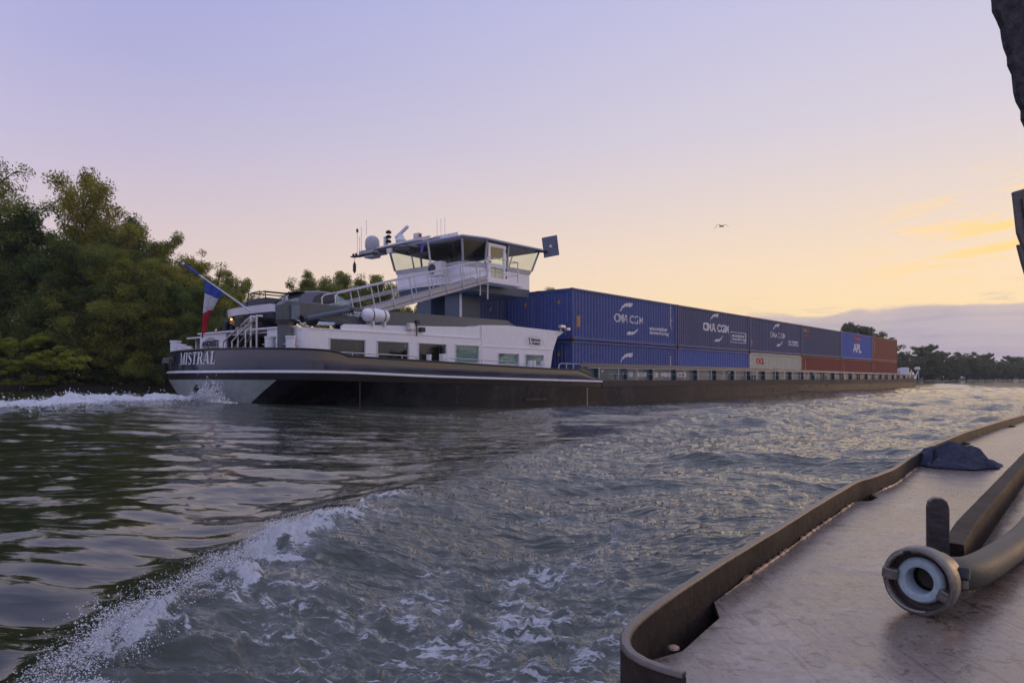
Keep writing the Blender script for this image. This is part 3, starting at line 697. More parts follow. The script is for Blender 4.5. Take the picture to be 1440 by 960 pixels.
o = container(*cpos(0, 0), navy, 'nearest lower blue container with only the top arc of its emblem above the coaming'); cma(o, 6.1, 1.32, cut=True)
on_side(fit(text_mesh('CMA CGM', 1, .02), 3.4, .5), 6.1, 1.3, 'lettering', letter, o); small_marks(o, 11.3, 6, z0=1.3); end_marks(o)
o = container(*cpos(1, 0), blue, 'plain medium-blue lower container, second from the wheelhouse')
o = container(*cpos(2, 0), cream, 'pale cream lower container with red letters')
on_side(fit(text_mesh('OCL', 1, .05), 1.75, .50), 2.3, 2.2, 'lettering', redm, o)
o = container(*cpos(3, 0), red, 'oxide red lower container directly right of the cream one'); small_marks(o, 1.0, 7, z0=1.3)
o = container(*cpos(4, 0), red, 'oxide red lower container under the bright blue one'); small_marks(o, 1.0, 7, z0=1.3)
o = container(*cpos(5, 0), red, 'oxide red lower container under the brown-red one at the bow end'); small_marks(o, 1.0, 4, z0=1.8)
for c_, ds, zt in ((1, 0, (1, 0)), (2, -.35, (1, 0)), (3, -.2, (1, 0))):
    for tier in zt:
        s, t, z = cpos(0, tier, c_)
        lb = ['upper blue container with two yellow stickers on its end, just right of the wheelhouse column', 'upper navy container end partly behind the wheelhouse column', 'container end hidden behind the wheelhouse column'][c_-1] if tier else \
             ['lower blue container end above the front of the deckhouse roof', 'lower container end behind the deckhouse roof', 'lower container end hidden behind the deckhouse'][c_-1]
        o = container(s+ds, t, z-(.12 if c_ == 2 else 0), navy if c_ == 1 else navy2, lb); end_marks(o)
        if c_ == 1: on_end(rect(.25, .2), .6, .3, 'yellow_patch', yellow, o)

# ================================================================ the barge
def perimeter():
    near = [(122, 5.7), (121.2, 3.9), (119.6, 2.3), (117.5, 1.1), (115.5, .35), (113.6, .03)]
    near += [(s, 0.0) for s in np.arange(112, 34.4, -3)]+[(34.2, 0.0), (33.6, 0), (32.8, 0), (32, 0.0)]+[(s, 0.0) for s in np.arange(30.5, 17.6, -1.5)]+[(16.8, 0), (16.4, 0)]
    stern = []
    for i in range(29):
        v = -math.cos(math.pi*i/28); stern.append((13.6+2.3*(1-math.sqrt(max(0, 1-v*v))), 5.725+5.725*v))
    far = [(s, 11.45-t) for s, t in near[::-1]][:-1]
    return near, stern, far
near, stern, far = perimeter(); PER = near+stern+far; NP = len(PER); I0 = len(near); I1 = I0+len(stern)
NRM = []
for i in range(NP):
    a = Vector(PER[i-1]); b = Vector(PER[(i+1) % NP]); t_ = (b-a).normalized(); NRM.append(Vector((-t_.y, t_.x))*(-1 if (Vector((-t_.y, t_.x)).dot(Vector(PER[i])-Vector((65, 5.7))) < 0) else 1))
def idx(lo, hi): return [i % NP for i in range(lo, hi)]
sh_ = [(13.6, 1.50), (17, 1.46), (20.8, 1.33), (25.3, 1.23), (34.2, 1.06), (122, 1.06)]
stripc = lambda s: interp(s, sh_)
knuck = lambda s: interp(s, [(13.6, 1.22), (15.2, 1.2), (20.8, 1.06), (26.4, .92), (34.2, .77), (48, .77), (98, .70), (112, .74), (122, .95)])
decke = lambda s: interp(s, [(34.2, 1.12), (100, 1.13), (112, 1.2), (122, 1.55)])
bultop = lambda s: interp(s, [(13.6, 2.38), (15.2, 2.31), (16.0, 2.27), (16.35, 2.22), (16.8, 2.08), (20.8, 1.97), (25.3, 1.83), (29.2, 1.73), (32.0, 1.69), (34.2, 1.09)])
def low(i):
    s, t = PER[i]
    if I0 <= i < I1: return (13.95+(s-13.6)*.42, 5.725+(t-5.725)*.62)
    if s < 21: k = ((21-s)/5.1)**1.2*2.18; return (s-(21-s)*.22, t+(k if t < 5 else -k))
    if s > 112: return (s-(s-112)*.25, t)
    return (s, t)
def band(name, ids, rows, mat, parent, thick=0.0, smooth=True, closed=False):
    """rows: functions i -> (s,t,z), bottom to top, lofted over perimeter points ids"""
    m_ = MB(); n_ = len(ids); rr = [[r(i) for i in ids] for r in rows]
    if thick: rr = rr+[[(p[0]-NRM[i].x*thick, p[1]-NRM[i].y*thick, p[2]) for p, i in zip(q, ids)] for q in rr[::-1]]
    v = [p for q in rr for p in q]; f = []; nrw = len(rr)
    for a in range(nrw if thick else nrw-1):
        b = (a+1) % nrw
        for k in range(n_ if closed else n_-1): f.append((a*n_+k, a*n_+(k+1) % n_, b*n_+(k+1) % n_, b*n_+k))
    if thick and not closed: f.append(tuple(a*n_ for a in range(nrw))); f.append(tuple(a*n_+n_-1 for a in range(nrw)))
    m_.add(v, f); return m_.build(name, mat, parent, smooth=smooth)
def rowf(zf, off=0.0): return lambda i: (PER[i][0]+NRM[i].x*off, PER[i][1]+NRM[i].y*off, zf(PER[i][0]))
def rowlow(z, zt): return lambda i: (*low(i), z)
def midlow(i, f):
    a = PER[i]; b = low(i); return (a[0]*(1-f)+b[0]*f, a[1]*(1-f)+b[1]*f, (knuck(a[0])-.03)*(1-f)+.25*f)
J0, J1 = I0+6, I1-6                                   # transom part of the stern curve
side_rows = [rowlow(-1.0, 0), rowlow(.22, 0), lambda i: midlow(i, .5), lambda i: midlow(i, 0)]
i34 = [i for i in range(I0) if abs(PER[i][0]-34.2) < .01][0]; f34 = [i for i in range(I1, NP) if abs(PER[i][0]-34.2) < .01][0]
band('hull', idx(i34, J0+1), side_rows, hullside, barge); band('hull', idx(J1, f34+1), side_rows, hullside, barge)
band('hull', idx(f34, NP+i34+1), side_rows, hulldirty, barge)
band('transom', idx(J0, J1+1), side_rows, transom, barge)
sb = lambda s: stripc(s)-.055; st2 = lambda s: stripc(s)+.055
band('black_band', idx(i34, f34+1), [rowf(lambda s: knuck(s)-.02), rowf(sb)], hullblack, barge, thick=.1)
band('rubbing_band', idx(f34, NP+i34+1), [rowf(lambda s: knuck(s)-.02, .02), rowf(decke, .02)], rubrail, barge, thick=.12)
band('rubbing_strip', idx(i34, f34+1), [rowf(sb, .02), rowf(lambda s: sb(s)+.02, .055), rowf(lambda s: st2(s)-.02, .055), rowf(st2, .02)], white, barge, thick=.06)
bw_ids = idx(i34, f34+1)
bmid = lambda k: (lambda s: st2(s)*(1-k)+max(st2(s)+.01, bultop(s))*k)
band('bulwark', bw_ids, [rowf(st2, .0), rowf(bmid(.45), .004), rowf(bmid(.7), -.006), rowf(bmid(1.0), -.030)], hullgloss, barge, thick=.07)
MB().tube([(PER[i][0]-NRM[i].x*.035, PER[i][1]-NRM[i].y*.035, max(st2(PER[i][0])+.02, bultop(PER[i][0]))+.005) for i in bw_ids], .042, 8).build('capping_rail', black, barge, smooth=True)
dk = MB(); dk.add([(PER[i][0]-NRM[i].x*.1, PER[i][1]-NRM[i].y*.1, interp(PER[i][0], [(13.6, 1.62), (31, 1.35), (34.2, 1.08), (100, 1.11), (112, 1.17), (122, 1.5)])) for i in range(NP)], [tuple(range(NP))]); dk.build('deck', deckgreen, barge)
# plate seams, draft marks and small fittings on the hull side
for s in (17.3, 22.6, 28.1, 31.2, 35.9, 47.5, 60, 74, 90):
    MB().box(s, s+.03, -.012, .03, .1, knuck(s)-.06).build('plate_seam', hullside if s > 34 else rubrail, barge)
for i in range(7): MB().box(32.7, 32.79, -.012, .02, .62-.14*i, .69-.14*i).build('draft_mark', cream, barge)
MB().box(27.3, 29.0, -.10, .02, .13, .24).build('fender_step', rubrail, barge, bevel=.01)
for s in (27.5, 28.7): MB().tube([(s, -.04, .2), (s+.1, -.02, .85)], .012, 5).build('chain', black, barge)
for z in (.55, .75): MB().box(22.5, 22.8, -.015, .02, z, z+.13).build('vent_opening', hullblack, barge)
# name on the transom, bent round the stern curve
outl = [(PER[i], NRM[i]) for i in range(I0, I1)]
cum = [0.0]
for a, b in zip(outl, outl[1:]): cum.append(cum[-1]+(Vector(a[0])-Vector(b[0])).length)
def on_stern(t0, x, z, off):
    c0 = float(np.interp(t0, [o_[0][1] for o_ in outl], cum)); q = c0-x
    s = float(np.interp(q, cum, [o_[0][0] for o_ in outl])); t = float(np.interp(q, cum, [o_[0][1] for o_ in outl]))
    nx_ = float(np.interp(q, cum, [o_[1].x for o_ in outl])); ny_ = float(np.interp(q, cum, [o_[1].y for o_ in outl]))
    return (s+nx_*off, t+ny_*off, z)
def serif_letters():
    """slanted roman capitals M I S T R A L built of stems, hairlines and serifs"""
    polys = []; x = 0; T, t, Hh, sf = .22, .075, 1.0, .07
    def bar(x0, y0, x1, y1, w0): polys.append([(x0, y0), (x0+w0, y0), (x1+w0, y1), (x1, y1)])
    def ser(xc, y, w_): polys.append([(xc-w_/2, y), (xc+w_/2, y), (xc+w_/2, y+sf), (xc-w_/2, y+sf)])
    def rib(pts, ws):
        L_, R_ = [], []
        for i, p in enumerate(pts):
            a = Vector(pts[max(0, i-1)]); b = Vector(pts[min(len(pts)-1, i+1)]); d_ = (b-a).normalized(); n_ = Vector((-d_.y, d_.x))*ws[i]/2
            L_.append((p[0]+n_.x, p[1]+n_.y)); R_.append((p[0]-n_.x, p[1]-n_.y))
        for i in range(len(pts)-1): polys.append([L_[i], L_[i+1], R_[i+1], R_[i]])
    bar(x+.08, 0, x+.08, Hh, t); bar(x+.10, Hh, x+.42, 0, .18); bar(x+.50, 0, x+.80, Hh, t); bar(x+.78, 0, x+.78, Hh, T); ser(x+.10, 0, .26); ser(x+.10, Hh-sf, .3); ser(x+.90, 0, .36); ser(x+.92, Hh-sf, .3); x += 1.16
    bar(x+.08, 0, x+.08, Hh, T); ser(x+.19, 0, .40); ser(x+.19, Hh-sf, .40); x += .46
    ps = [(x+.60, .74), (x+.54, .90), (x+.36, .97), (x+.16, .90), (x+.13, .74), (x+.25, .60), (x+.45, .47), (x+.60, .33), (x+.60, .17), (x+.44, .04), (x+.24, .04), (x+.10, .16), (x+.06, .32)]
    rib(ps, [.05, .07, .08, .14, .19, .20, .21, .20, .18, .12, .08, .07, .05]); x += .76
    bar(x+.28, 0, x+.28, Hh, T); ser(x+.39, 0, .40); polys.append([(x+.02, Hh-.08), (x+.76, Hh-.08), (x+.76, Hh), (x+.02, Hh)])
    for q in (.02, .70): polys.append([(x+q, Hh-.26), (x+q+.06, Hh-.26), (x+q+.06, Hh-.08), (x+q, Hh-.08)])
    x += .84
    bar(x+.08, 0, x+.08, Hh, T); ser(x+.19, 0, .40); ser(x+.19, Hh-sf, .40)
    rib([(x+.28, .96), (x+.50, .95), (x+.64, .84), (x+.66, .73), (x+.60, .60), (x+.46, .52), (x+.28, .51)], [.07, .09, .17, .20, .16, .09, .07]); bar(x+.62, 0, x+.40, .52, .22); ser(x+.78, 0, .24); x += .94
    bar(x+.06, 0, x+.38, Hh, t); bar(x+.62, 0, x+.34, Hh, T); polys.append([(x+.18, .30), (x+.68, .30), (x+.68, .37), (x+.18, .37)]); ser(x+.09, 0, .26); ser(x+.74, 0, .36); x += .98
    bar(x+.08, 0, x+.08, Hh, T); ser(x+.19, Hh-sf, .40); polys.append([(x, 0), (x+.64, 0), (x+.64, .08), (x, .08)]); polys.append([(x+.58, .08), (x+.64, .08), (x+.67, .30), (x+.62, .30)]); x += .7
    return [[(a+.22*b, b) for a, b in p] for p in polys], x
lp, lw = serif_letters(); sx_ = 3.05/lw
lm = poly_mesh([[(a*sx_, b*.50) for a, b in p] for p in lp])
map_mesh(lm, lambda a, b: on_stern(7.35, a, 1.80+b, .012), [x*.2 for x in range(1, 18)])
lm.materials.append(letter); o = bpy.data.objects.new('name_lettering', lm); col.objects.link(o); o.parent = barge
# stern anchor recess with anchor
m_ = MB(); m_.add([on_stern(t, 0, z, of) for t, z, of in ((9.4, 1.75, .02), (8.1, 1.78, .02), (8.0, 2.2, .02), (9.6, 2.25, .02))], [(0, 1, 2, 3)]); m_.build('anchor_pocket', black, barge)
m_ = MB(); p0 = Vector(on_stern(8.8, 0, 2.0, .10)); m_.obox(p0, .1, .7, .28, (0, .3, .2)); m_.obox(p0+Vector((0, .3, -.15)), .12, .12, .5, (.5, 0, 0)); m_.obox(p0+Vector((0, -.3, -.15)), .12, .12, .5, (-.5, 0, 0)); m_.build('anchor', darkmetal, barge, bevel=.02)
# rudder heads under the transom
for t in (4.6, 5.8): MB().prism([(t-.13, -.5), (t+.13, -.5), (t+.16, .85), (t-.02, 1.0), (t-.16, .8)], 'x', 13.6, 14.3).build('rudder', hullblack, barge, bevel=.03)

# railings along the side deck
def railing(pts, posts, zdeck, r=.022, mat=steel):
    o = MB().tube(pts, r, 7).build('handrail', mat, barge, smooth=True)
    for s, t, z in posts: MB().tube([(s, t, zdeck(s)), (s, t, z)], r*.9, 6).build('rail_post', mat, o, smooth=True)
bz = lambda s: bultop(s)-.05
def arcrail(s0, s1, h, n_=3, start=True):
    f = lambda s: interp(s, [(16, 2.24), (20.3, 2.17), (25, 2.07), (30, 2.02), (33, 2.02)])
    a = [(s0, .06, bultop(s0)), (s0+.03, .06, f(s0)-.08), (s0+.2, .06, f(s0))] if start else [(s0, .06, f(s0))]
    pts = a+[(s, .06, f(s)) for s in np.linspace(s0+.4, s1-.3, 6)]+[(s1-.1, .06, f(s1)-.05), (s1, .06, bultop(s1))]
    railing(pts, [(s, .06, f(s)) for s in np.linspace(s0+.7, s1-.9, n_)], bz)
arcrail(16.3, 20.4, 0, 3, False); arcrail(21.9, 26.9, 0, 3); arcrail(30.2, 32.4, 0, 2)
hz = lambda s: 1.82 if s < 100 else 1.82
pst = [34.1+2.06*i for i in range(38)]
for i in range(0, 38, 1):
    MB().tube([(pst[i], .12, 1.08), (pst[i], .12, 1.84)], .02 if i > 14 else .024, 6).build('rail_post', steel, barge, smooth=True)
MB().tube([(s, .12, 1.82) for s in np.arange(33.0, 112, 4)], .022, 6).build('handrail', steel, barge, smooth=True)
MB().tube([(s, .13, 1.50) for s in np.arange(35.0, 112, 4)], .008, 5).build('guard_wire', steel, barge)

# hatch coaming with its brackets and flange
for t0, t1 in ((.72, .80), (10.65, 10.73)):
    MB().prism([(33.0, 1.05), (112.5, 1.05), (112.5, 1.60), (60, 1.86), (33.0, 1.90)], 'y', t0, t1).build('coaming_plate', coamgrey, barge)
MB().add([(33, .50, 1.88), (60, .50, 1.86), (112.5, .50, 1.62), (33, .50, 2.10), (60, .50, 2.06), (112.5, .50, 1.80), (33, .82, 1.88), (60, .82, 1.86), (112.5, .82, 1.62), (33, .82, 2.10), (60, .82, 2.06), (112.5, .82, 1.80)],
    [(0, 1, 4, 3), (1, 2, 5, 4), (6, 9, 10, 7), (7, 10, 11, 8), (3, 4, 10, 9), (4, 5, 11, 10), (0, 6, 7, 1), (1, 7, 8, 2), (0, 3, 9, 6), (2, 8, 11, 5)]).build('coaming_flange', paint('worn_coaming_flange', (.13, .14, .15), .5, dirt=.5, dcol=(.16, .12, .09), scale=1.5), barge)
brm = MB().prism([(-.06, 0), (.06, 0), (.06, .86), (-.06, .86)], 'y', .48, .72).mesh('bracket')
for i in range(25):
    s = 34.6+3.12*i; ob = link('bracket', brm, bracket_m, barge, (s, 0, 1.09)); ob.scale = (1.6, 1, .93-.0075*max(0, s-60)*.35)
MB().box(33, 33.1, .8, 10.65, 1.0, 2.1).build('coaming_end', coamgrey, barge)
MB().box(112.4, 112.5, .8, 10.65, 1.0, 1.8).build('coaming_end', coamgrey, barge)
def on_coam(txt, s, z, size, bold=.03):
    me = text_mesh(txt, size, bold); map_mesh(me, lambda a, b: (s+a, .712, z+b)); me.materials.append(letter)
    o = bpy.data.objects.new('dimension_lettering', me); col.objects.link(o); o.parent = barge
on_coam('L 110', 38.3, 1.46, .36); on_coam('B 11.45', 39.85, 1.46, .34); on_coam('T 3.28', 41.4, 1.46, .36); on_coam('06003185', 42.95, 1.46, .33)
sg = MB().box(44.4, 45.75, .69, .715, 1.29, 1.63).build('name_board', white2, barge)
me = text_mesh('DW 0006', .25, .012); map_mesh(me, lambda a, b: (45.08+a, .683, 1.46+b)); me.materials.append(paint('blue_lettering', (.03, .05, .3), .5)); o = bpy.data.objects.new('lettering', me); col.objects.link(o); o.parent = sg
MB().box(44.4, 45.75, .681, .688, 1.29, 1.33).build('red_edge', redm, sg)
# side deck bits: lamps, bollards, ventilators
bol = MB().lathe([(0, 0), (.11, 0), (.11, .06), (.07, .08), (.07, .30), (.10, .33), (.10, .38), (0, .38)], (0, 0, 0), (0, 0, 1), 12).mesh('bollard'); shade(bol)
for s in (36.1, 36.6, 56.4, 57.0, 74.3, 75.0, 95, 96): link('bollard', bol, coamgrey, barge, (s, .30, 1.1))
lampm = paint('deck_lamp_glass', (.8, .78, .7), .2)
for s in (34.9, 52.3, 71.5, 92.0):
    MB().box(s-.04, s+.04, .40, .48, 1.60, 1.72).build('deck_lamp', lampm, barge)
MB().tube([(36.9, .3, 1.1), (36.9, .3, 1.55), (36.97, .3, 1.65), (37.1, .3, 1.66), (37.15, .3, 1.55)], .045, 8).build('vent_pipe', coamgrey, barge, smooth=True)
# bow gear
MB().box(113.5, 115.6, 2.2, 4.4, 1.2, 2.6).build('bow_locker', offwhite, barge, bevel=.04)
MB().box(112.9, 113.5, .9, 1.9, 1.15, 2.75).build('bow_cabinet', white, barge, bevel=.03)
MB().tube([(115.0, .9, 2.1), (115.0, 2.6, 2.1)], .42, 14).build('anchor_winch', darkmetal, barge)
MB().box(114.3, 116.5, .9, 1.2, 1.2, 2.1).build('winch_frame', offwhite, barge)
MB().tube([(114.2, .25, 1.2), (115.0, .15, 2.0), (115.5, .12, 2.6)], .07, 8).build('bow_davit', offwhite, barge)
MB().tube([(115.6, .1, 1.2), (115.6, .1, 2.4)], .05, 8).build('bow_post', offwhite, barge)
MB().lathe([(0, .4), (.3, .38), (.36, .2), (.36, 0), (0, 0)], (115.2, .2, 2.45), (0, 0, 1), 12).build('bow_lamp', offwhite, barge, smooth=True)
band('bow_rail', idx(0, 7), [rowf(lambda s: decke(s)-.02), rowf(lambda s: decke(s)+interp(s, [(112, .02), (114, .35), (122, .7)]))], offwhite, barge, thick=.05)

# ---------------- deckhouse
HW = 1.0
topf = lambda s: interp(s, [(15.4, 3.18), (25.2, 3.15)])
wins = [(16.64, 18.32, 2.02, 2.78), (18.98, 20.65, 2.0, 2.77), (21.26, 22.91, 1.98, 2.77), (23.55, 25.08, 1.98, 2.77)]
swins = [(26.52, 28.05, 1.95, 2.46), (28.62, 30.1, 1.93, 2.45)]
def wall_panel(x0, x1, z0, zt, nm='wall'):
    MB().prism([(x0, z0), (x1, z0), (x1, zt(x1)), (x0, zt(x0))], 'y', HW, HW+.08).build(nm, white, barge)
xs = 15.75
m_ = MB()
def addp(x0, x1, za, zb): m_.prism([(x0, za(x0)), (x1, za(x1)), (x1, zb(x1)), (x0, zb(x0))], 'y', HW, HW+.08)
cst = lambda v: (lambda s: v)
for a, b, z0, z1 in wins:
    addp(xs, a, cst(1.4), topf); addp(a, b, cst(1.4), cst(z0)); addp(a, b, cst(z1), topf); xs = b
addp(xs, 25.3, cst(1.4), topf)
m_.build('side_wall', white, barge)
m_ = MB(); xs = 25.3; top2 = lambda s: interp(s, [(25.3, 3.78), (27.3, 3.88), (31.3, 3.80)])
for a, b, z0, z1 in swins:
    addp(xs, a, cst(1.3), top2); addp(a, b, cst(1.3), cst(z0)); addp(a, b, cst(z1), top2); xs = b
m_.prism([(30.1, 1.3), (30.62, 1.3), (30.95, 2.75), (31.35, 3.5), (31.95, 3.80), (30.1, 3.82)], 'y', HW, HW+.08)
m_.build('front_side_wall', white, barge)
# rounded aft corner of the house
MB().add([(15.75-.45*math.sin(a)-.0, HW+.45-.45*math.cos(a), z) for z in (1.4, 3.18) for a in np.linspace(0, math.pi/2, 7)], [(i, i+1, 8+i, 7+i) for i in range(6)]).build('corner_wall', white, barge, smooth=True)
mo = MB(); mo.box(15.7, 25.3, HW-.025, HW, 3.13, 3.17); mo.box(25.3, 31.0, HW-.025, HW, 2.77, 2.81); mo.box(25.28, 25.34, HW-.02, HW, 1.4, 3.80); mo.build('moulding', white, barge)
MB().prism([(17.2, 3.16), (25.3, 3.14), (25.3, 3.80), (24.9, 3.70), (24.2, 3.66), (20.5, 3.50), (17.35, 3.40), (17.2, 3.32)], 'y', HW+.03, HW+.12).build('raised_coaming', white, barge, bevel=.015)
MB().box(15.4, 25.3, HW+.1, 10.4, 3.05, 3.12).build('roof', white2, barge)
MB().prism([(25.3, 3.72), (27.3, 3.82), (31.6, 3.76), (31.9, 3.82), (27.3, 3.90), (25.3, 3.80)], 'y', HW+.081, 10.4).build('front_roof', white2, barge)
MB().prism([(30.45, 1.3), (30.52, 1.3), (30.85, 2.75), (31.25, 3.5), (31.2, 3.7), (30.8, 2.8)], 'y', HW+.08, 10.4).build('front_wall', white, barge)
MB().box(25.3, 25.38, HW+.08, 10.4, 3.1, 3.76).build('step_wall', white, barge)
MB().box(15.8, 30.4, 10.3, 10.38, 1.3, 3.1).build('far_wall', white, barge)
# aft wall in two pieces with the stair recess between them
MB().box(15.3, 15.38, 1.45, 3.3, 1.5, 3.18).build('aft_wall', white, barge)
MB().box(15.3, 15.38, 6.6, 8.9, 1.5, 3.2).build('aft_wall', white, barge)
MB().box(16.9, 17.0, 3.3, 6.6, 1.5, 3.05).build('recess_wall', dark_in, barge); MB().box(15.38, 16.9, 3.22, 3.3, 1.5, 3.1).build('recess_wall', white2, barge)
MB().box(15.2, 15.5, 1.4, 8.95, 3.19, 3.25).build('roof_edge', white, barge, bevel=.01)
sgn = MB().lathe([(0, .0), (1, .0), (1, .02), (0, .02)], (0, 0, 0), (-1, 0, 0), 28).build('name_plate', paint('pale_plate', (.40, .42, .43), .5), barge); sgn.location = (15.297, 7.9, 2.62); sgn.scale = (1, .72, .42)
for tx, z, sz in (('ANDREST', 2.75, .34), ('MOERDIJK', 2.45, .34)):
    me = text_mesh(tx, sz, .014); map_mesh(me, lambda a, b: (15.26, 7.9-a, z+b)); me.materials.append(letterblack); o = bpy.data.objects.new('plate_lettering', me); col.objects.link(o); o.parent = barge
# windows of the deckhouse
for k, (a, b, z0, z1) in enumerate(wins+swins):
    f_ = MB(); w_ = .055
    f_.box(a-w_, b+w_, HW-.03, HW+.0, z1, z1+w_); f_.box(a-w_, b+w_, HW-.03, HW+.0, z0-w_, z0); f_.box(a-w_, a, HW-.03, HW+.0, z0, z1); f_.box(b, b+w_, HW-.03, HW+.0, z0, z1)
    fo = f_.build('window', offwhite, barge, bevel=.008)
    MB().box(a, b, HW+.045, HW+.055, z0, z1).build('pane', pane_d if k < 3 else pane_t, fo)
    teal = k >= 3
    cm = MB(); nf_ = 18
    if not teal:
        for q in range(nf_):
            x = a+(b-a)*q/nf_; cm.box(x, x+(b-a)/nf_*.6, HW+.16+.03*(q % 2), HW+.20+.03*(q % 2), z0-.1, z1+.05)
        cm.build('curtain', curtain_m, fo)
        MB().box(b-.32, b-.26, HW+.10, HW+.14, z0, z1).build('mullion', offwhite, fo)
        MB().box(a-.2, b+.2, HW+.5, HW+.55, z0-.3, z1+.2).build('backdrop', dark_in, fo)
    else:
        nsl = 9 if k == 3 else 6
        for q in range(nsl): z = z0+(z1-z0)*q/nsl; cm.box(a, b, HW+.065, HW+.08, z+.005, z+(z1-z0)/nsl-.004)
        cm.build('blind', curtain_t, fo)
MB().box(22.0, 22.25, .25, .5, 1.5, 2.32).build('side_deck_box', white2, barge, bevel=.02)
MB().tube([(21.4, .5, 1.6), (21.4, .5, 2.28)], .11, 12).build('white_cowl', white2, barge, smooth=True)
for s in (28.25, 28.55, 29.3): MB().tube([(s, .4, 1.4), (s, .4, 2.15)], .12, 12).build('side_bollard', white2, barge, smooth=True)
# ellipse plate with the owners' names
for tx, z in (('B. Salomons', 3.26), ('A. Hoekert', 3.07)):
    me = text_mesh(tx, .22, .010, 0, .9); map_mesh(me, lambda a, b: (29.35+a, HW-.012, z+b)); me.materials.append(letterblack); o = bpy.data.objects.new('owner_lettering', me); col.objects.link(o); o.parent = barge
pl = MB().lathe([(0, 0), (1, 0), (1, .006), (0, .006)], (0, 0, 0), (0, -1, 0), 28).build('owner_plate', white2, barge); pl.location = (29.35, HW, 3.17); pl.scale = (.82, 1, .33)
# floodlights on the roof edge
fl = MB().box(20.55, 20.85, .80, 1.0, 3.33, 3.62).build('floodlight', offwhite, barge, bevel=.02); MB().box(20.6, 20.8, .79, .80, 3.38, 3.58).build('lens', lampm, fl)
fl = MB().box(21.0, 21.2, .85, 1.0, 3.60, 3.78).build('floodlight', darkmetal, barge, bevel=.02); MB().tube([(21.1, .95, 3.1), (21.1, .95, 3.65)], .03, 6).build('stem', darkmetal, fl)
fl = MB().box(21.25, 21.5, .82, 1.0, 3.28, 3.48).build('floodlight', darkmetal, barge, bevel=.02)
fl = MB().box(31.3, 31.75, .72, .92, 3.98, 4.14).build('floodlight', steel, barge, bevel=.02); MB().tube([(31.4, .85, 3.75), (31.5, .85, 4.0)], .03, 6).build('stem', steel, fl)
fl = MB().box(31.65, 31.95, .55, .75, 3.85, 4.0).build('floodlight', steel, barge, bevel=.02)
# stairs and their stainless rails at the stern
for k in range(6): MB().box(15.5+.22*k, 15.8+.22*k, 4.4, 6.2, 1.75+.24*k, 1.80+.24*k).build('stair_tread', darkmetal, barge)
for t0, t1 in ((6.05, 4.35), (5.3, 3.9)):
    o = MB().tube([(14.9, t0, 1.7), (14.9, t0, 2.75), (15.2, t1, 3.75), (15.4, t1-.1, 3.75)], .04, 8).build('stair_rail', steel, barge, smooth=True)
    MB().tube([(15.0, t0-.3, 2.2), (15.2, t1, 3.25)], .03, 6).build('lower_rail', steel, o, smooth=True)
    MB().tube([(15.2, t1, 1.8), (15.2, t1, 3.75)], .045, 8).build('rail_post', steel, o, smooth=True)
    MB().tube([(15.05, (t0+t1)/2-.1, 1.8), (15.05, (t0+t1)/2-.1, 3.2)], .035, 8).build('rail_post', steel, o, smooth=True)
MB().box(15.02, 15.25, 4.95, 5.35, 3.35, 3.75).build('stern_lamp_housing', darkmetal, barge, bevel=.03)
# big white bollards and drums
def drum(s, t, r, z0, z1, cross=True):
    o = MB().lathe([(0, z0), (r*.9, z0), (r*.9, z1-.1), (r, z1-.08), (r, z1), (0, z1)], (s, t, 0), (0, 0, 1), 18).build('mooring_bollard', white2, barge, smooth=True)
    if cross:
        for z in (z0+.75*(z1-z0), z0+.9*(z1-z0)-.35): MB().tube([(s+r*1.3*.5, t-r*1.3, z), (s-r*1.3*.5, t+r*1.3, z)], .025, 6).build('cross_bar', steel, o)
drum(14.9, 1.0, .19, 1.6, 2.82); drum(14.75, 2.15, .22, 1.6, 2.84)
drum(14.35, 9.2, .24, 1.6, 2.9, False); drum(14.3, 8.5, .2, 1.6, 2.72, False); drum(14.1, 7.6, .22, 1.6, 2.6, False)
MB().box(13.95, 14.2, 7.2, 8.2, 2.42, 2.5).build('fairlead', offwhite, barge, bevel=.02)

# ---------------- car crane
crane = MB().tube([(14.98, 1.52, 1.5), (14.98, 1.52, 3.35)], .27, 20).build('crane_column', cranegrey, barge, smooth=True)
MB().tube([(14.98, 1.52, 3.3), (14.98, 1.52, 3.40)], .34, 20).build('slew_ring', darkmetal, crane, smooth=True)
MB().prism([(14.75, 3.40), (15.3, 3.40), (15.5, 3.7), (15.45, 4.05), (15.2, 4.17), (14.9, 4.17), (14.7, 4.0)], 'y', 1.25, 1.78).build('crane_head', cranegrey, crane, bevel=.05)
MB().box(15.05, 15.4, 1.17, 1.25, 3.45, 4.0).build('cover_plate', paint('pale_blue_grey_paint', (.13, .18, .24), .3), crane, bevel=.01)
def slant(poly, t0, t1, th, s0=15, s1=29.6):
    f = lambda s: t0+(t1-t0)*(s-s0)/(s1-s0); m_ = MB(); n_ = len(poly)
    v = [(s, f(s), z) for s, z in poly]+[(s, f(s)+th, z) for s, z in poly]
    return m_.add(v, [tuple(range(n_))[::-1], tuple(range(n_, 2*n_))]+[(i, (i+1) % n_, n_+(i+1) % n_, n_+i) for i in range(n_)])
slant([(15.2, 3.62), (16.6, 3.60), (17.6, 3.48), (18.3, 3.42), (19.4, 3.40), (26.5, 3.75), (29.2, 3.93), (29.9, 3.86), (28.6, 4.30), (20.0, 4.14), (18.0, 4.16), (15.2, 4.16)], 1.25, 2.3, .42).build('crane_boom', cranegrey, crane, bevel=.03)
me = text_mesh('WILL ZIJDERVELD', .235, .012); map_mesh(me, lambda a, b: (18.45+a, 1.25+1.05*(18.45+a-15)/14.6-.012, 3.88+b+.01*a)); me.materials.append(letter); o = bpy.data.objects.new('boom_lettering', me); col.objects.link(o); o.parent = crane
MB().tube([(15.55, 1.12, 3.50), (17.75, 1.28, 4.0)], .10, 14).build('hydraulic_ram', bluegrey, crane, smooth=True)
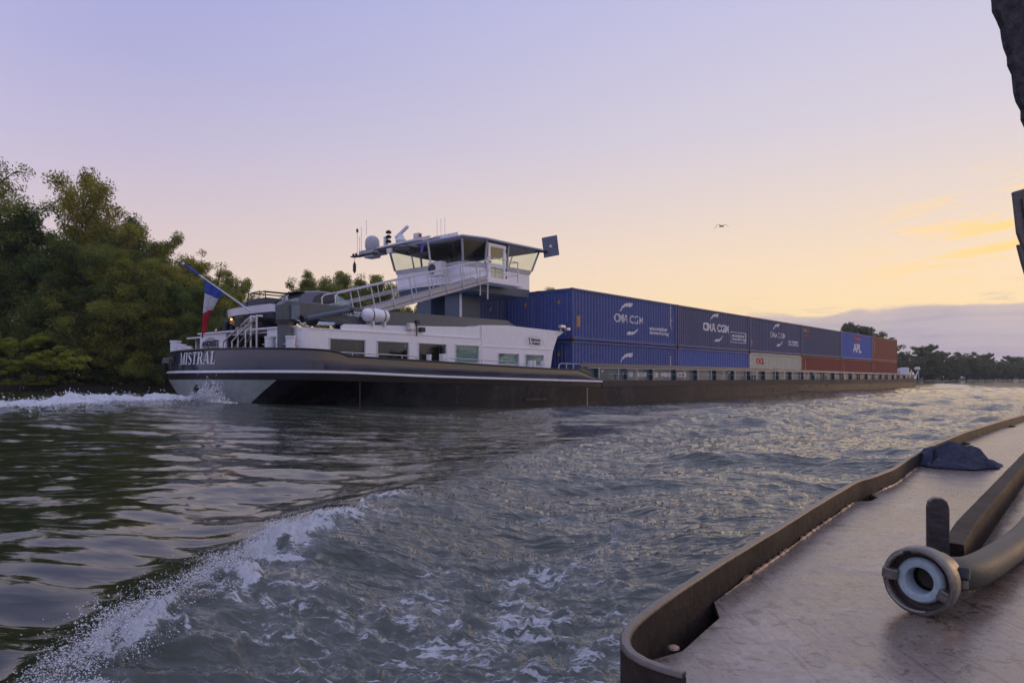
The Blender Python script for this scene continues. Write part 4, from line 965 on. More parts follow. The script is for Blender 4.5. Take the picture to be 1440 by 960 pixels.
MB().tube([(15.45, 1.1, 3.48), (15.62, 1.12, 3.52)], .14, 12).build('ram_eye', darkmetal, crane, smooth=True)
MB().tube([(17.75, 1.28, 4.0), (17.9, 1.3, 4.03)], .12, 12).build('ram_eye', darkmetal, crane, smooth=True)

# ---------------- wheelhouse on its column
wh = MB().box(27.0, 28.45, 4.05, 5.3, 1.4, 6.0).build('wheelhouse_column', bluegrey, barge, bevel=.02)
MB().box(26.93, 27.0, 4.0, 4.12, 1.5, 5.7).build('guide_rail', offwhite, wh); MB().box(26.9, 28.6, 6.3, 7.4, 3.1, 5.9).build('rear_column', bluegrey, wh)
MB().prism([(26.5, 5.72), (31.0, 5.72), (31.1, 6.16), (26.2, 6.16)], 'y', 2.75, 8.2).build('wheelhouse_base', bluegrey, barge)
SILL, HEAD = 7.10, 8.36
A_, D_, E_, C_ = (26.1, 3.05), (27.3, 2.62), (29.0, 2.6), (31.1, 2.6)
OUT = [(26.1, 8.35), A_, D_, E_, C_, (31.1, 8.8), (28.6, 8.8)]
TOP = [(25.86, 8.55), (25.9, 2.92), (27.3, 2.50), (29.0, 2.50), (31.55, 2.42), (31.55, 8.98), (28.6, 9.0)]
nO = len(OUT); cen = Vector((28.6, 5.6))
def inset(P_, d_): return [(p[0]+(cen.x-p[0])*d_, p[1]+(cen.y-p[1])*d_) for p in P_]
body = inset(OUT, .035)
MB().prism(body, 'z', 6.15, SILL-.06).build('wheelhouse_body', white, barge)
whb = MB().add([(p[0], p[1], SILL-.10) for p in inset(OUT, .02)]+[(p[0], p[1], SILL+.12) for p in OUT]+[(p[0], p[1], SILL+.12) for p in inset(OUT, .05)]+[(p[0], p[1], SILL-.10) for p in inset(OUT, .05)],
    [(r_*nO+i, r_*nO+(i+1) % nO, ((r_+1) % 4)*nO+(i+1) % nO, ((r_+1) % 4)*nO+i) for r_ in range(4) for i in range(nO)]).build('window_band', offwhite, barge)
fr = paint('window_frame_grey', (.34, .35, .38), .4, metal=.2)
for i in range(nO):
    a, b = OUT[i], OUT[(i+1) % nO]; ta, tb = TOP[i], TOP[(i+1) % nO]
    MB().tube([(a[0], a[1], SILL+.1), (ta[0], ta[1], HEAD)], .06, 4).build('mullion', fr, whb)
    va = [Vector((*a, SILL+.12)), Vector((*b, SILL+.12)), Vector((*tb, HEAD)), Vector((*ta, HEAD))]
    if i == 2: continue
    MB().add(va, [(0, 1, 2, 3)]).build('pane', pane_w, whb)
    if i in (0, 4, 5, 6, 3):
        q = .30 if i != 3 else .0
        if q: MB().tube([va[0].lerp(va[1], q), va[3].lerp(va[2], q)], .035, 4).build('mullion', fr, whb)
    MB().tube([va[3], va[2]], .05, 4).build('head_rail', fr, whb)
# door facing the near side
dr = MB(); x0, x1 = 27.45, 28.85; ty = 2.52
dr.box(x0, x0+.16, ty, ty+.08, 6.35, 8.28); dr.box(x1-.22, x1, ty, ty+.08, 6.35, 8.28); dr.box(x0+.16, x1-.22, ty, ty+.08, 8.10, 8.28); dr.box(x0+.16, x1-.22, ty, ty+.08, 7.05, 7.25); dr.box(x0+.16, x1-.22, ty, ty+.08, 6.35, 6.48)
dr = dr.build('wheelhouse_door', white, barge, bevel=.01)
MB().box(x0+.16, x1-.22, ty+.03, ty+.04, 7.25, 8.10).build('pane', pane_w, dr)
MB().box(x0+.16, x1-.22, ty+.03, ty+.04, 6.48, 7.05).build('pane', pane_w, dr)
MB().box(x0+.02, x0+.2, ty-.05, ty, 7.28, 7.32).build('handle', darkmetal, dr)
for z in (6.6, 7.0, 8.0): MB().tube([(x1-.03, ty-.02, z-.08), (x1-.03, ty-.02, z+.08)], .03, 6).build('hinge', darkmetal, dr)
# roof: thin, with overhang
def grow(P_, g): return [(p[0]+math.copysign(g, p[0]-cen.x), p[1]+math.copysign(g, p[1]-cen.y)) for p in P_]
RT = grow(TOP, .14)
MB().prism(RT, 'z', HEAD+.02, HEAD+.12).build('wheelhouse_roof', paint('blue_white_roof', (.36, .40, .52), .35), barge, bevel=.02)
MB().prism(inset(TOP, .03), 'z', HEAD-.10, HEAD+.019).build('ceiling', paint('ceiling_grey', (.13, .13, .14), .7), barge)
MB().prism(inset(OUT, .06), 'z', SILL-.05, SILL-.03).build('inner_floor', dark_in, barge)
MB().box(29.2, 29.9, 4.6, 6.6, 7.1, 7.55).build('console', darkmetal, barge, bevel=.05)
ch = MB().box(27.9, 28.4, 5.2, 5.8, 7.1, 7.4).build('helm_chair', dark_in, barge, bevel=.04); MB().box(27.8, 27.95, 5.2, 5.8, 7.4, 8.05).build('chair_back', dark_in, ch, bevel=.04)
# landing outside the door, gangway down to the deckhouse roof
lan = MB().prism([(26.3, 6.06), (29.25, 6.06), (29.25, 6.26), (26.3, 6.26)], 'y', 1.72, 2.6).build('landing', white, barge, bevel=.01)
for s, z0 in ((26.55, 5.2), (28.9, 6.2)): MB().tube([(s, 1.76, z0), (s, 1.76, 7.35)], .035, 8).build('landing_post', offwhite, lan, smooth=True)
MB().tube([(26.0, 1.76, 5.35), (26.0, 1.76, 6.6)], .035, 8).build('landing_post', offwhite, lan, smooth=True)
for z in (6.62, 6.98, 7.33): MB().tube([(26.55, 1.76, z), (28.9, 1.76, z), (28.9, 2.5, z)], .016 if z < 7.3 else .022, 6).build('landing_rail', steel, lan, smooth=True)
g0, g1 = Vector((17.9, 1.55, 3.52)), Vector((26.45, 1.62, 6.02)); gd = (g1-g0).normalized()
gw = MB()
for dt in (0, .85):
    a = g0+Vector((0, dt, 0)); b = g1+Vector((0, dt, 0)); up = Vector((-gd.z, 0, gd.x))
    for lo_, hi_, th in ((0, .14, .05), (.17, .36, .05)):
        v = [a+up*lo_, b+up*lo_, b+up*hi_, a+up*hi_]; v2 = [q+Vector((0, th, 0)) for q in v]
        gw.add(v+v2, [(0, 1, 2, 3), (7, 6, 5, 4), (0, 4, 5, 1), (1, 5, 6, 2), (2, 6, 7, 3), (3, 7, 4, 0)])
    v = [a+up*.13, b+up*.13, b+up*.18, a+up*.18]; 
gw = gw.build('gangway', paint('gangway_white', (.46, .45, .47), .5, dirt=.3, dcol=(.3, .25, .2), scale=2), barge)
gk = MB(); a = g0+Vector((0, .03, 0)); v = [a+up*.12, a+gd*(g1-g0).length+up*.12, a+gd*(g1-g0).length+up*.19, a+up*.19]; gk.add(v+[q+Vector((0, .85, 0)) for q in v], [(0, 1, 2, 3), (7, 6, 5, 4), (0, 4, 5, 1), (1, 5, 6, 2), (2, 6, 7, 3), (3, 7, 4, 0)]); gk.build('tread_deck', darkmetal, gw)
ng = 8
for dt in (-.02, .90):
    for k in range(ng):
        p = g0.lerp(g1, (k+.35)/ng)+Vector((0, dt, 0)); lean = Vector((-.28, 0, 1)).normalized()
        MB().tube([p+up*.02, p+lean*1.02+Vector((0, 0, .15))], .030 if dt < 0 else .024, 6).build('gangway_post', offwhite, gw, smooth=True)
    for hh_, r_ in ((1.14, .028), (.72, .018), (.66, .014)):
        a = g0+Vector((-.28*hh_-.2, dt, hh_)); b = g1+Vector((-.28*hh_+.3, dt, hh_)); pts = [a, b]
        if hh_ > 1: pts = [a+Vector((-.10, 0, -.42)), a+Vector((-.12, 0, -.12)), a, b]
        MB().tube(pts, r_, 7).build('gangway_rail', steel, gw, smooth=True)
for k in range(5):
    p = g0.lerp(g1, .62+.08*k)+Vector((0, -.02, 0)); MB().tube([p+up*.36, p+Vector((-.15, 0, 1.05))], .014, 5).build('rail_bar', steel, gw)
MB().tube([g0+Vector((2.2, .9, .45)), g0+Vector((3.3, .9, 1.5))], .025, 6).build('brace', steel, gw)
# air conditioner on the aft face
ac = MB().box(25.35, 25.75, 3.9, 4.85, 6.48, 7.22).build('air_conditioner', offwhite, barge, bevel=.03)
MB().lathe([(0, 0), (.27, 0), (.27, .02), (0, .02)], (25.35, 4.55, 6.85), (-1, 0, 0), 20).build('fan_grille', darkmetal, ac)
for t in (4.0, 4.4, 4.75): MB().tube([(25.5, t, 6.48), (25.55, t, 6.0)], .02, 6).build('support_leg', steel, ac)
# antenna platform at the aft roof edge
ap = MB(); ap.box(24.75, 24.85, 3.4, 9.2, 8.22, 8.30); ap.box(24.75, 25.9, 6.0, 6.1, 8.2, 8.3); ap.box(24.75, 25.9, 8.0, 8.1, 8.2, 8.3); ap.box(24.2, 25.2, 7.9, 9.1, 7.95, 8.12)
ap = ap.build('antenna_platform', fr, barge)
ap2 = MB().prism([(3.9, 8.30), (9.4, 8.16), (9.4, 8.24), (3.9, 8.38)], 'x', 24.55, 24.65).build('light_bar', offwhite, ap)
MB().box(24.3, 24.6, 8.0, 9.6, 7.9, 7.98).build('arm', darkmetal, ap)
MB().obox(Vector((25.0, 6.7, 8.05)), .8, 2.6, .25, (0.1, 0, 0)).build('cable_tray', darkmetal, ap, bevel=.03)
MB().tube([(25.0, 4.5, 8.3), (25.2, 4.5, 7.2)], .05, 8).build('strut', offwhite, ap)
MB().tube([(24.9, 6.2, 8.1), (24.8, 5.8, 7.7), (24.8, 5.2, 7.7), (24.9, 5.0, 8.1)], .035, 6).build('hose_loop', black, ap, smooth=True)
MB().obox(Vector((24.55, 4.15, 8.22)), .08, .45, .12).build('lamp_head', offwhite, ap, bevel=.03)
MB().obox(Vector((24.6, 4.45, 7.85)), .04, .12, .5, (.3, 0, 0)).build('pennant', paint('violet_cloth', (.15, .10, .45), .8), ap)
MB().lathe([(0, .84), (.14, .82), (.27, .75), (.36, .62), (.39, .46), (.39, .22), (.33, .05), (.31, 0), (0, 0)], (24.6, 8.45, 8.12), (0, 0, 1), 24).build('radome', paint('radome_grey_white', (.42, .43, .46), .5), ap, smooth=True)
MB().box(24.35, 24.9, 8.1, 8.85, 7.75, 8.12).build('radome_bracket', fr, ap, bevel=.03)
MB().box(24.5, 24.8, 6.75, 7.15, 7.85, 8.10).build('junction_box', offwhite, ap, bevel=.02)
rd = MB().lathe([(0, 0), (.26, 0), (.30, .12), (.16, .3), (.12, .42), (0, .42)], (25.0, 6.55, 8.40), (0, 0, 1), 16).build('radar_base', white2, ap, smooth=True)
MB().obox(Vector((25.0, 6.5, 8.95)), .15, 1.0, .16, (-.62, 0, .25)).build('radar_scanner', white2, ap, bevel=.04)
MB().box(24.9, 25.2, 5.1, 5.5, 8.45, 8.75).build('searchlight', offwhite, ap, bevel=.05)
MB().lathe([(0, 0), (.07, 0), (.07, .14), (0, .14)], (24.9, 4.95, 8.5), (0, 0, 1), 10).build('red_lamp', redm, ap)
for z in (8.5, 8.75, 9.0): MB().lathe([(0, 0), (.14, .0), (.16, .08), (.07, .16), (0, .16)], (24.9, 7.45, z), (0, 0, 1), 12).build('horn', black, ap, smooth=True)
MB().box(24.8, 25.0, 7.6, 7.75, 8.3, 8.85).build('horn_stem', white2, ap)
for t, z0, z1, bl in ((9.5, 8.0, 9.35, 1), (9.3, 8.0, 9.0, 0), (9.15, 8.0, 9.5, 0), (8.7, 9.0, 9.8, 0)): 
    o = MB().tube([(24.4, t, z0), (24.4, t, z1)], .014, 5).build('whip_antenna', offwhite, ap)
    if bl: MB().lathe([(0, 0), (.06, .0), (.06, .18), (0, .2)], (24.4, t, z1-.1), (0, 0, 1), 8).build('antenna_head', black, o)
MB().box(24.3, 24.6, 9.3, 10.0, 7.92, 7.98).build('arm', darkmetal, ap)
MB().lathe([(0, 0), (.09, .15), (.09, .5), (0, .72)], (24.4, 9.75, 7.0), (0, 0, 1), 8).build('hanging_cone', darkmetal, ap); MB().tube([(24.4, 9.75, 7.7), (24.4, 9.75, 7.95)], .01, 4).build('cone_line', darkmetal, ap)
for t in (9.6, 9.85): MB().lathe([(0, 0), (.06, .0), (.07, .1), (0, .16)], (24.4, t, 7.98), (0, 0, 1), 8).build('lamp_knob', black, ap)
for k, t in enumerate((5.2, 5.5, 5.8)): MB().tube([(26.9, t, 8.45), (26.9, t, 9.85)], .012, 5).build('whip_antenna', offwhite, ap)
for k in range(7): MB().box(25.9+.0*k, 26.1, 3.4+.26*k, 3.46+.26*k, 8.48, 8.66).build('roof_bracket', white2, ap)
MB().tube([(26.0, 3.3, 8.68), (26.0, 5.1, 8.68)], .02, 5).build('roof_rail', white2, ap)
# blue-board sign at the front corner of the wheelhouse
bb = MB().tube([(31.3, 2.35, 8.32), (32.0, 2.2, 8.36)], .07, 8).build('sign_arm', darkmetal, barge)
cx_, cz_ = 32.15, 8.62
U = Vector((.55, -.52, .16)).normalized()*.44; V_ = Vector((.12, -.06, -1)).normalized()*.56; c_ = Vector((32.1, 2.05, 8.66))
brd = MB().add([c_-U-V_, c_+U-V_, c_+U+V_, c_-U+V_]+[q+Vector((.03, .03, 0)) for q in (c_-U-V_, c_+U-V_, c_+U+V_, c_-U+V_)], [(0, 1, 2, 3), (7, 6, 5, 4), (0, 4, 5, 1), (1, 5, 6, 2), (2, 6, 7, 3), (3, 7, 4, 0)]).build('blue_board', paint('board_blue', (.035, .055, .16), .5), barge)
nb_ = Vector((-.6, -.75, 0)).normalized()*.008
for k in range(11):
    v0 = V_*(-.9+1.8*k/10.5); h_ = V_*.055
    MB().add([c_+nb_-U*.92+v0, c_+nb_+U*.92+v0, c_+nb_+U*.92+v0+h_, c_+nb_-U*.92+v0+h_], [(0, 1, 2, 3)]).build('louvre_stripe', paint('board_stripe', (.38, .38, .40), .5), brd)
MB().lathe([(0, 0), (.09, 0), (.07, .04), (0, .05)], c_+nb_*1.5, nb_, 12).build('board_lamp', white2, brd)

# ================================================================ things standing on the barge
rz = barge.rotation_euler.z
def thing_on(name, s, t, z, label, cat, rot=0.0, group=None): return empty(name, tuple(b2w(s, t, z)), rz+rot, label, cat, group)
# life raft canister on its cradle
o = thing_on('life_raft_canister', 18.35, 1.15, 3.55, 'white life raft canister strapped on the deckhouse roof below the gangway', 'life raft')
MB().lathe([(0, 0), (.16, .02), (.25, .1), (.28, .2), (.28, .60), (.30, .62), (.30, .70), (.28, .72), (.28, 1.1), (.25, 1.2), (.16, 1.28), (0, 1.3)], (0, 0, .30), (1, 0, 0), 24).build('canister', white, o, smooth=True)
for x in (.35, .95): MB().lathe([(.287, 0), (.287, .05)], (x, 0, .30), (1, 0, 0), 24).build('strap', darkmetal, o); MB().box(x-.03, x+.05, -.25, .25, -.14, .05).build('cradle', offwhite, o)
# the car
o = thing_on('parked_car', 16.4, 3.0, 3.40, 'dark grey hatchback car parked on the deckhouse roof behind the crane boom', 'car')
carp = paint('car_paint', (.075, .072, .10), .3, metal=.3, var=.04, coat=.8)
cg = paint('dark_car_glass', (.02, .025, .028), .08, spec=.5); cg2 = glass('car_windscreen', (.55, .72, .66), .12)
def loft(secs, name, mat, parent):
    n_ = len(secs[0]); m_ = MB(); v = [p for s_ in secs for p in s_]; f = []
    for i in range(len(secs)-1):
        for k in range(n_): f.append((i*n_+k, i*n_+(k+1) % n_, (i+1)*n_+(k+1) % n_, (i+1)*n_+k))
    f.append(tuple(range(n_))); f.append(tuple((len(secs)-1)*n_+k for k in range(n_)))
    return m_.add(v, f).build(name, mat, parent, smooth=True)
W2 = .88
def sec(x, zb, zt, w, wt): return [(x, y*w_+W2, z) for y, z, w_ in ((-1, zb, w*.95), (-1, (zb+zt)/2, w), (-.97, zt-.06, w*.99), (-.7, zt, wt), (.7, zt, wt), (.97, zt-.06, w*.99), (1, (zb+zt)/2, w), (1, zb, w*.95))]
loft([sec(0.0, .45, .80, .70, .72), sec(.08, .32, .98, .80, .80), sec(.4, .25, 1.02, .86, .84), sec(1.2, .22, 1.0, .88, .86), (sec(2.4, .22, .97, .88, .86)), sec(3.2, .22, .95, .87, .84), sec(3.9, .25, .82, .82, .78), sec(4.25, .32, .66, .70, .65)], 'body', carp, o)
gh = [(.12, .98), (.42, 1.32), (.75, 1.47), (1.3, 1.53), (1.9, 1.52), (2.35, 1.42), (3.05, .99)]
def ghp(x, z, in_=.0): k = (z-.95)/.6; return x, .06+.20*k+in_, z
loft([[(x, .10+.0, .93), (x, .12+.16*max(0, (z-.95)/.58), z-.03), (x, .35, z), (x, 1.41, z), (x, 1.64-.16*max(0, (z-.95)/.58), z-.03), (x, 1.66, .93)] for x, z in gh[:6]]+[[(3.05, .10, .93), (3.05, .12, .955), (3.05, .35, .985), (3.05, 1.41, .985), (3.05, 1.64, .955), (3.05, 1.66, .93)]], 'cabin', carp, o)
for y, sg_ in ((.0, -1), (1.76, 1)):
    f = lambda x, z: (x, y-sg_*(.115+.16*(z-.95)/.58)+sg_*.018, z)
    wn = [(.85, 1.02), (1.05, 1.28), (1.35, 1.42), (2.0, 1.42), (2.0, 1.02)]
    MB().add([f(x, z) for x, z in wn], [tuple(range(5))]).build('side_window', cg, o)
    wn = [(2.08, 1.02), (2.08, 1.41), (2.3, 1.35), (2.75, 1.08), (2.78, 1.02)]
    MB().add([f(x, z) for x, z in wn], [tuple(range(5))]).build('front_window', paint('window_reflection_glass', (.22, .36, .33), .15), o)
MB().add([(2.42, .42, 1.42), (2.42, 1.34, 1.42), (3.0, 1.5, 1.02), (3.0, .26, 1.02)], [(0, 1, 2, 3)]).build('windscreen', paint('windscreen_reflection', (.26, .42, .38), .12), o)
for x in (.80, 3.35):
    for y in (-.02, 1.60):
        wm = MB().lathe([(.0, 0), (.22, .0), (.31, .02), (.32, .09), (.31, .17), (0, .18)], (x, y, .32), (0, 1, 0), 20).build('wheel', black, o, smooth=True)
MB().tube([(.15, .2, 1.0), (.22, .9, 1.05), (.15, 1.6, 1.0)], .02, 5).build('rear_spoiler', black, o)
MB().box(.3, .75, .3, 1.46, 1.40, 1.43).build('roof_spoiler', black, o, bevel=.01)
# the motor boat lying across the stern end of the roof
o = thing_on('motor_boat', 16.9, 8.9, 3.30, 'white motor boat with black cover lying across the aft end of the deckhouse roof', 'boat', -math.pi/2)
bh_ = []
for x, w, zk, zs in ((0, .12, .95, 1.02), (.35, .42, .62, 1.0), (.9, .68, .38, .97), (1.8, .86, .24, .94), (3.2, .92, .2, .92), (4.7, .90, .2, .92)):
    bh_.append([(x, -w, zs), (x, -w*.86, (zk+zs)/2-.02), (x, -w*.5, zk+.08), (x, 0, zk), (x, w*.5, zk+.08), (x, w*.86, (zk+zs)/2-.02), (x, w, zs)])
loft(bh_, 'boat_hull', paint('boat_dark_hull', (.03, .03, .035), .3), o)
loft([[(x, -w-.02, .70), (x, -w-.06, 1.01), (x, w+.06, 1.01), (x, w+.02, .70)] for x, w in ((-.05, .1), (.35, .44), (.9, .70), (1.8, .88), (3.2, .94), (4.72, .92))], 'gunwale', white2, o)
loft([[(x, -w, 1.0), (x, -w*.6, zt), (x, w*.6, zt), (x, w, 1.0)] for x, w, zt in ((.9, .5, 1.08), (1.5, .75, 1.28), (2.4, .80, 1.38), (3.6, .82, 1.40), (4.6, .80, 1.22))], 'boat_cover', paint('black_cover', (.02, .02, .022), .7, bump=.03, bscale=3), o)
MB().tube([(2.6, -.8, 1.0), (2.75, -.8, 1.55), (3.1, -.75, 1.62), (4.0, -.75, 1.60), (4.15, -.8, 1.05)], .025, 6).build('roll_bar', darkmetal, o, smooth=True)
MB().tube([(2.6, .8, 1.0), (2.75, .8, 1.55), (3.1, .75, 1.62), (4.0, .75, 1.60), (4.15, .8, 1.05)], .025, 6).build('roll_bar', darkmetal, o, smooth=True)
MB().tube([(3.9, -.75, 1.60), (3.9, .75, 1.60)], .04, 6).build('cross_bar', darkmetal, o, smooth=True); MB().tube([(2.9, -.75, 1.60), (2.9, .75, 1.60)], .03, 6).build('cross_bar', darkmetal, o, smooth=True)
for x in (1.1, 3.6): MB().box(x, x+.2, -.8, .8, -.15, .3).build('boat_cradle', dark_in, o, bevel=.02)
MB().obox(Vector((.75, -.75, .15)), .35, .3, .8, (0, .4, 0)).build('outboard_motor', black, o, bevel=.06)
MB().box(1.5, 3.6, -1.0, -.9, .32, .46).build('wooden_plank', paint('varnished_wood', (.30, .17, .09), .4, var=.3), o)
MB().box(1.9, 3.2, -.95, -.6, -.1, .28).build('stowed_crate', paint('crate_beige', (.30, .29, .24), .6), o, bevel=.03)
ol = MB().lathe([(0, 0), (.045, 0), (.045, .07), (0, .085)], (1.75, -1.05, .48), (0, 0, 1), 10).build('orange_lamp', emit('orange_lamp', (1.0, .33, .06), 3.5), o)
MB().obox(Vector((.95, -.98, .85)), .15, .1, .35).build('fender', black, o, bevel=.03)

# flag on its slanting staff
fp = empty('flag_with_pole', tuple(b2w(15.2, 4.3, 3.6)), 0, 'blue, white and red flag hanging limp from a slanting pole at the barge stern', 'flag')
p_base = b2w(15.2, 4.35, 3.95)-fp.location; p_top = b2w(13.46, 6.44, 5.86)-fp.location
MB().tube([p_base, p_top], .035, 8, r2=.025).build('flagpole', steel, fp, smooth=True)
MB().tube([p_base.lerp(p_top, .78), p_base.lerp(p_top, .995)], .05, 8).build('rolled_blue_cloth', paint('flag_blue', (.03, .07, .36), .7), fp, smooth=True)
MB().lathe([(0, 0), (.06, .03), (.06, .09), (0, .12)], p_top, (p_top-p_base), 10).build('pole_knob', white2, fp, smooth=True)
q0, q1 = p_base.lerp(p_top, .71), p_base.lerp(p_top, .40)
nu, nv = 22, 60; FPt = np.zeros((nv, nu, 3)); 
hx = (q1-q0); side_ = Vector((-DX, -DY, 0))*.0+Vector((-.9, -.3, 0)).normalized()
for j in range(nv):
    v = j/(nv-1)
    for i in range(nu):
        u = i/(nu-1); Lf = 2.45-.75*u
        p = q0+hx*(u*(1-.80*v**.8)) ; drop_ = Lf*v*(1-.0*u)
        zz = p.z*(1-v*.0)-drop_*(1-.12*u*v); fold = .07*v**.6*math.sin(u*13+2.2*v+1)+.03*math.sin(u*29+4*v)
        FPt[j, i] = (p.x+fold*.8-.10*v*u, p.y+fold*1.1, zz-.10*u*v)
for nm, a, b, mt in (('blue_stripe', 0, .24, MATS['flag_blue']), ('white_stripe', .24, .60, paint('flag_white', (.50, .50, .55), .8)), ('red_stripe', .60, 1.0, paint('flag_red', (.36, .015, .03), .7))):
    js = slice(int(round(a*(nv-1))), int(round(b*(nv-1)))+1)
    # the colour bands follow the cloth, so they run askew to the vertical drop
    sub = FPt[js].copy(); mm = grid_mesh(nm, sub); mm.materials.append(mt); ob = bpy.data.objects.new(nm, mm); col.objects.link(ob); ob.parent = fp
    sm = ob.modifiers.new('thickness', 'SOLIDIFY'); sm.thickness = .006

# gull
gl = empty('gull', (17.5, 60, 13.9), 0, 'dark gull gliding alone in the pale sky right of the wheelhouse', 'bird')
gm = paint('gull_dark', (.05, .045, .045), .8)
MB().tube([(-.22, 0, -.02), (-.14, 0, 0), (0, 0, .02), (.12, 0, .02), (.2, 0, .03), (.27, 0, .02)], [.01, .04, .06, .05, .03, .005], 8).build('gull_body', gm, gl, smooth=True)
def wing(sg_): 
    P2 = [(0, .02, .02), (.18*sg_, .0, .16), (.36*sg_, 0, .14), (.62*sg_, 0, -.03 if sg_ > 0 else -.22)]; w_ = [.10, .10, .07, .012]
    return MB().add([(x, y-w, z) for (x, y, z), w in zip(P2, w_)]+[(x, y+w, z+.015) for (x, y, z), w in zip(P2, w_)]+[(x, y-w, z-.02) for (x, y, z), w in zip(P2, w_)], [(0, 1, 5, 4), (1, 2, 6, 5), (2, 3, 7, 6), (8, 9, 1, 0), (9, 10, 2, 1), (10, 11, 3, 2), (8, 4, 5, 9), (9, 5, 6, 10), (10, 6, 7, 11)])
wing(1).build('wing', gm, gl); wing(-1).build('wing', gm, gl)

# ================================================================ our own boat, at lower right
DZ = EYE-.5
own = empty('own_boat', (.8, 1.6, 0), 0, 'brown steel side deck of the boat the photograph is taken from', 'boat')
OL = Vector((.8, 1.6, 0))
deckm = bpy.data.materials.new('worn_steel_deck'); deckm.use_nodes = True; deckm.node_tree.nodes.clear(); n = NT(deckm.node_tree)
g = n.n('ShaderNodeTexCoord').outputs['Object']
la = n.noise(g, 2.2, 5, .6); fi = n.noise(g, 40, 4, .7); sc_ = n.noise(n.n('ShaderNodeMapping', _0=g, _Rotation=(0, 0, R(52)), _Scale=(40, 3, 1)).outputs[0], 1.6, 5, .7, .2)
fl_ = n.noise(g, 26, 3, .5, .8)
c = n.mix(n.ss(la, .3, .7), (.15, .114, .086, 1), (.285, .218, .165, 1))
c = n.mix(n.m('MULTIPLY', n.ss(fi, .45, .7), .6), c, (.15, .12, .105, 1))
c = n.mix(n.m('MULTIPLY', n.ss(sc_, .57, .66), .6), c, (.09, .065, .05, 1))
c = n.mix(n.m('MULTIPLY', n.ss(fl_, .61, .64), .75), c, (.06, .04, .03, 1))
c = n.mix(n.m('MULTIPLY', n.ss(n.noise(g, 60, 3, .5), .60, .66), .65), c, (.05, .035, .03, 1))
sc2 = n.noise(n.n('ShaderNodeMapping', _0=g, _Rotation=(0, 0, R(-38)), _Scale=(60, 1.6, 1)).outputs[0], 1.2, 3, .6, .1)
c = n.mix(n.m('MULTIPLY', n.ss(sc2, .61, .64), .6), c, (.07, .05, .042, 1))
c = n.mix(n.m('MULTIPLY', n.ss(n.noise(g, 9, 8, .7, .4), .56, .66), .55), c, (.16, .075, .045, 1))
c = n.mix(n.m('MULTIPLY', n.ss(n.noise(g, 5, 9, .75, .2), .55, .60), .35), c, (.40, .33, .29, 1))
p = n.n('ShaderNodeBsdfPrincipled'); n.put(p.inputs['Base Color'], c); n.put(p.inputs['Roughness'], n.m('ADD', .08, n.m('MULTIPLY', n.m('ADD', la, fi), .19)))
p.inputs['Specular IOR Level'].default_value = .9
bp = n.n('ShaderNodeBump', _Strength=1.0, _Distance=.0012); n.put(bp.inputs['Height'], n.m('ADD', n.m('MULTIPLY', fi, .6), n.m('MULTIPLY', sc_, .7)))
bp2 = n.n('ShaderNodeBump', _Strength=1.0, _Distance=.012); n.put(bp2.inputs['Height'], n.noise(g, 2.6, 3, .5)); n.put(bp2.inputs['Normal'], bp.outputs[0])
n.put(p.inputs['Normal'], bp2.outputs[0]); n.n('ShaderNodeOutputMaterial', _Surface=p)
railm = paint('shade_darkened_rusty_rail', (.034, .025, .020), .6, dirt=.6, dcol=(.014, .010, .009), scale=5, bump=.004, bscale=30, var=.3, spec=.1)  # rusty brown, darkened to stand for shade from a cabin not built
railtop = paint('worn_rail_top', (.10, .080, .068), .4, dirt=.35, dcol=(.07, .05, .04), scale=8, bump=.002, bscale=60, spec=.8)
RP = [(.250, 1.045), (.222, 1.062), (.197, 1.086), (.180, 1.116), (.1745, 1.150), (.180, 1.190), (.200, 1.240), (.262, 1.345), (.35, 1.480), (.495, 1.690), (.62, 1.865), (.765, 2.065), (.98, 2.37), (1.22, 2.70), (1.39, 2.935), (1.46, 3.03), (1.54, 3.10), (1.80, 3.40), (2.12, 3.84), (2.75, 4.68), (3.6, 5.72), (4.7, 6.98), (6.15, 8.6), (8.6, 11.3), (14, 17)]
def resample(P_, step):
    P_ = [Vector(p) for p in P_]; out_ = [P_[0]]
    for a, b in zip(P_, P_[1:]):
        k = max(1, int((b-a).length/step))
        out_ += [a.lerp(b, (i+1)/k) for i in range(k)]
    return out_
def smoothp(P_, it=2):
    for _ in range(it):
        P_ = [P_[0]]+[(P_[i-1]+P_[i]*2+P_[i+1])/4 for i in range(1, len(P_)-1)]+[P_[-1]]
    return P_
def ribbon(P_, off_in, off_out, z0, z1, mat, name, rnd=.006, zf=None, jag=0):
    """sweep a thin upright bar with a rounded top along a plan path"""
    m_ = MB(); n_ = len(P_); prof = [(-off_out, z0), (-off_out, z1-rnd), (-off_out+rnd*.7, z1-rnd*.15), ((off_in-off_out)/2, z1), (off_in-rnd*.7, z1-rnd*.15), (off_in, z1-rnd), (off_in, z0)]
    v = []
    for i, p in enumerate(P_):
        a = P_[max(0, i-1)]; b = P_[min(n_-1, i+1)]; t_ = (b-a).normalized(); nr = Vector((t_.y, -t_.x)); dz = (zf(i) if zf else 0)
        for o_, z in prof: v.append((p.x+nr.x*o_-OL.x, p.y+nr.y*o_-OL.y, z+dz*(1 if z > z0 else 0)))
    k = len(prof); f = [(i*k+j, (i+1)*k+j, (i+1)*k+(j+1) % k, i*k+(j+1) % k) for i in range(n_-1) for j in range(k)]
    f += [tuple(range(k)), tuple((n_-1)*k+j for j in range(k))[::-1]]
    return m_.add(v, f).build(name, mat, own, smooth=True)
RPs = smoothp(resample(RP, .03), 3)
rs2 = np.random.default_rng(5); jit = np.convolve(rs2.normal(size=len(RPs)+8), np.ones(5)/5, 'same')[:len(RPs)]*.0018
ribbon(RPs, .008, .008, .55, DZ+.072, railm, 'side_rail', .009, lambda i: jit[i])
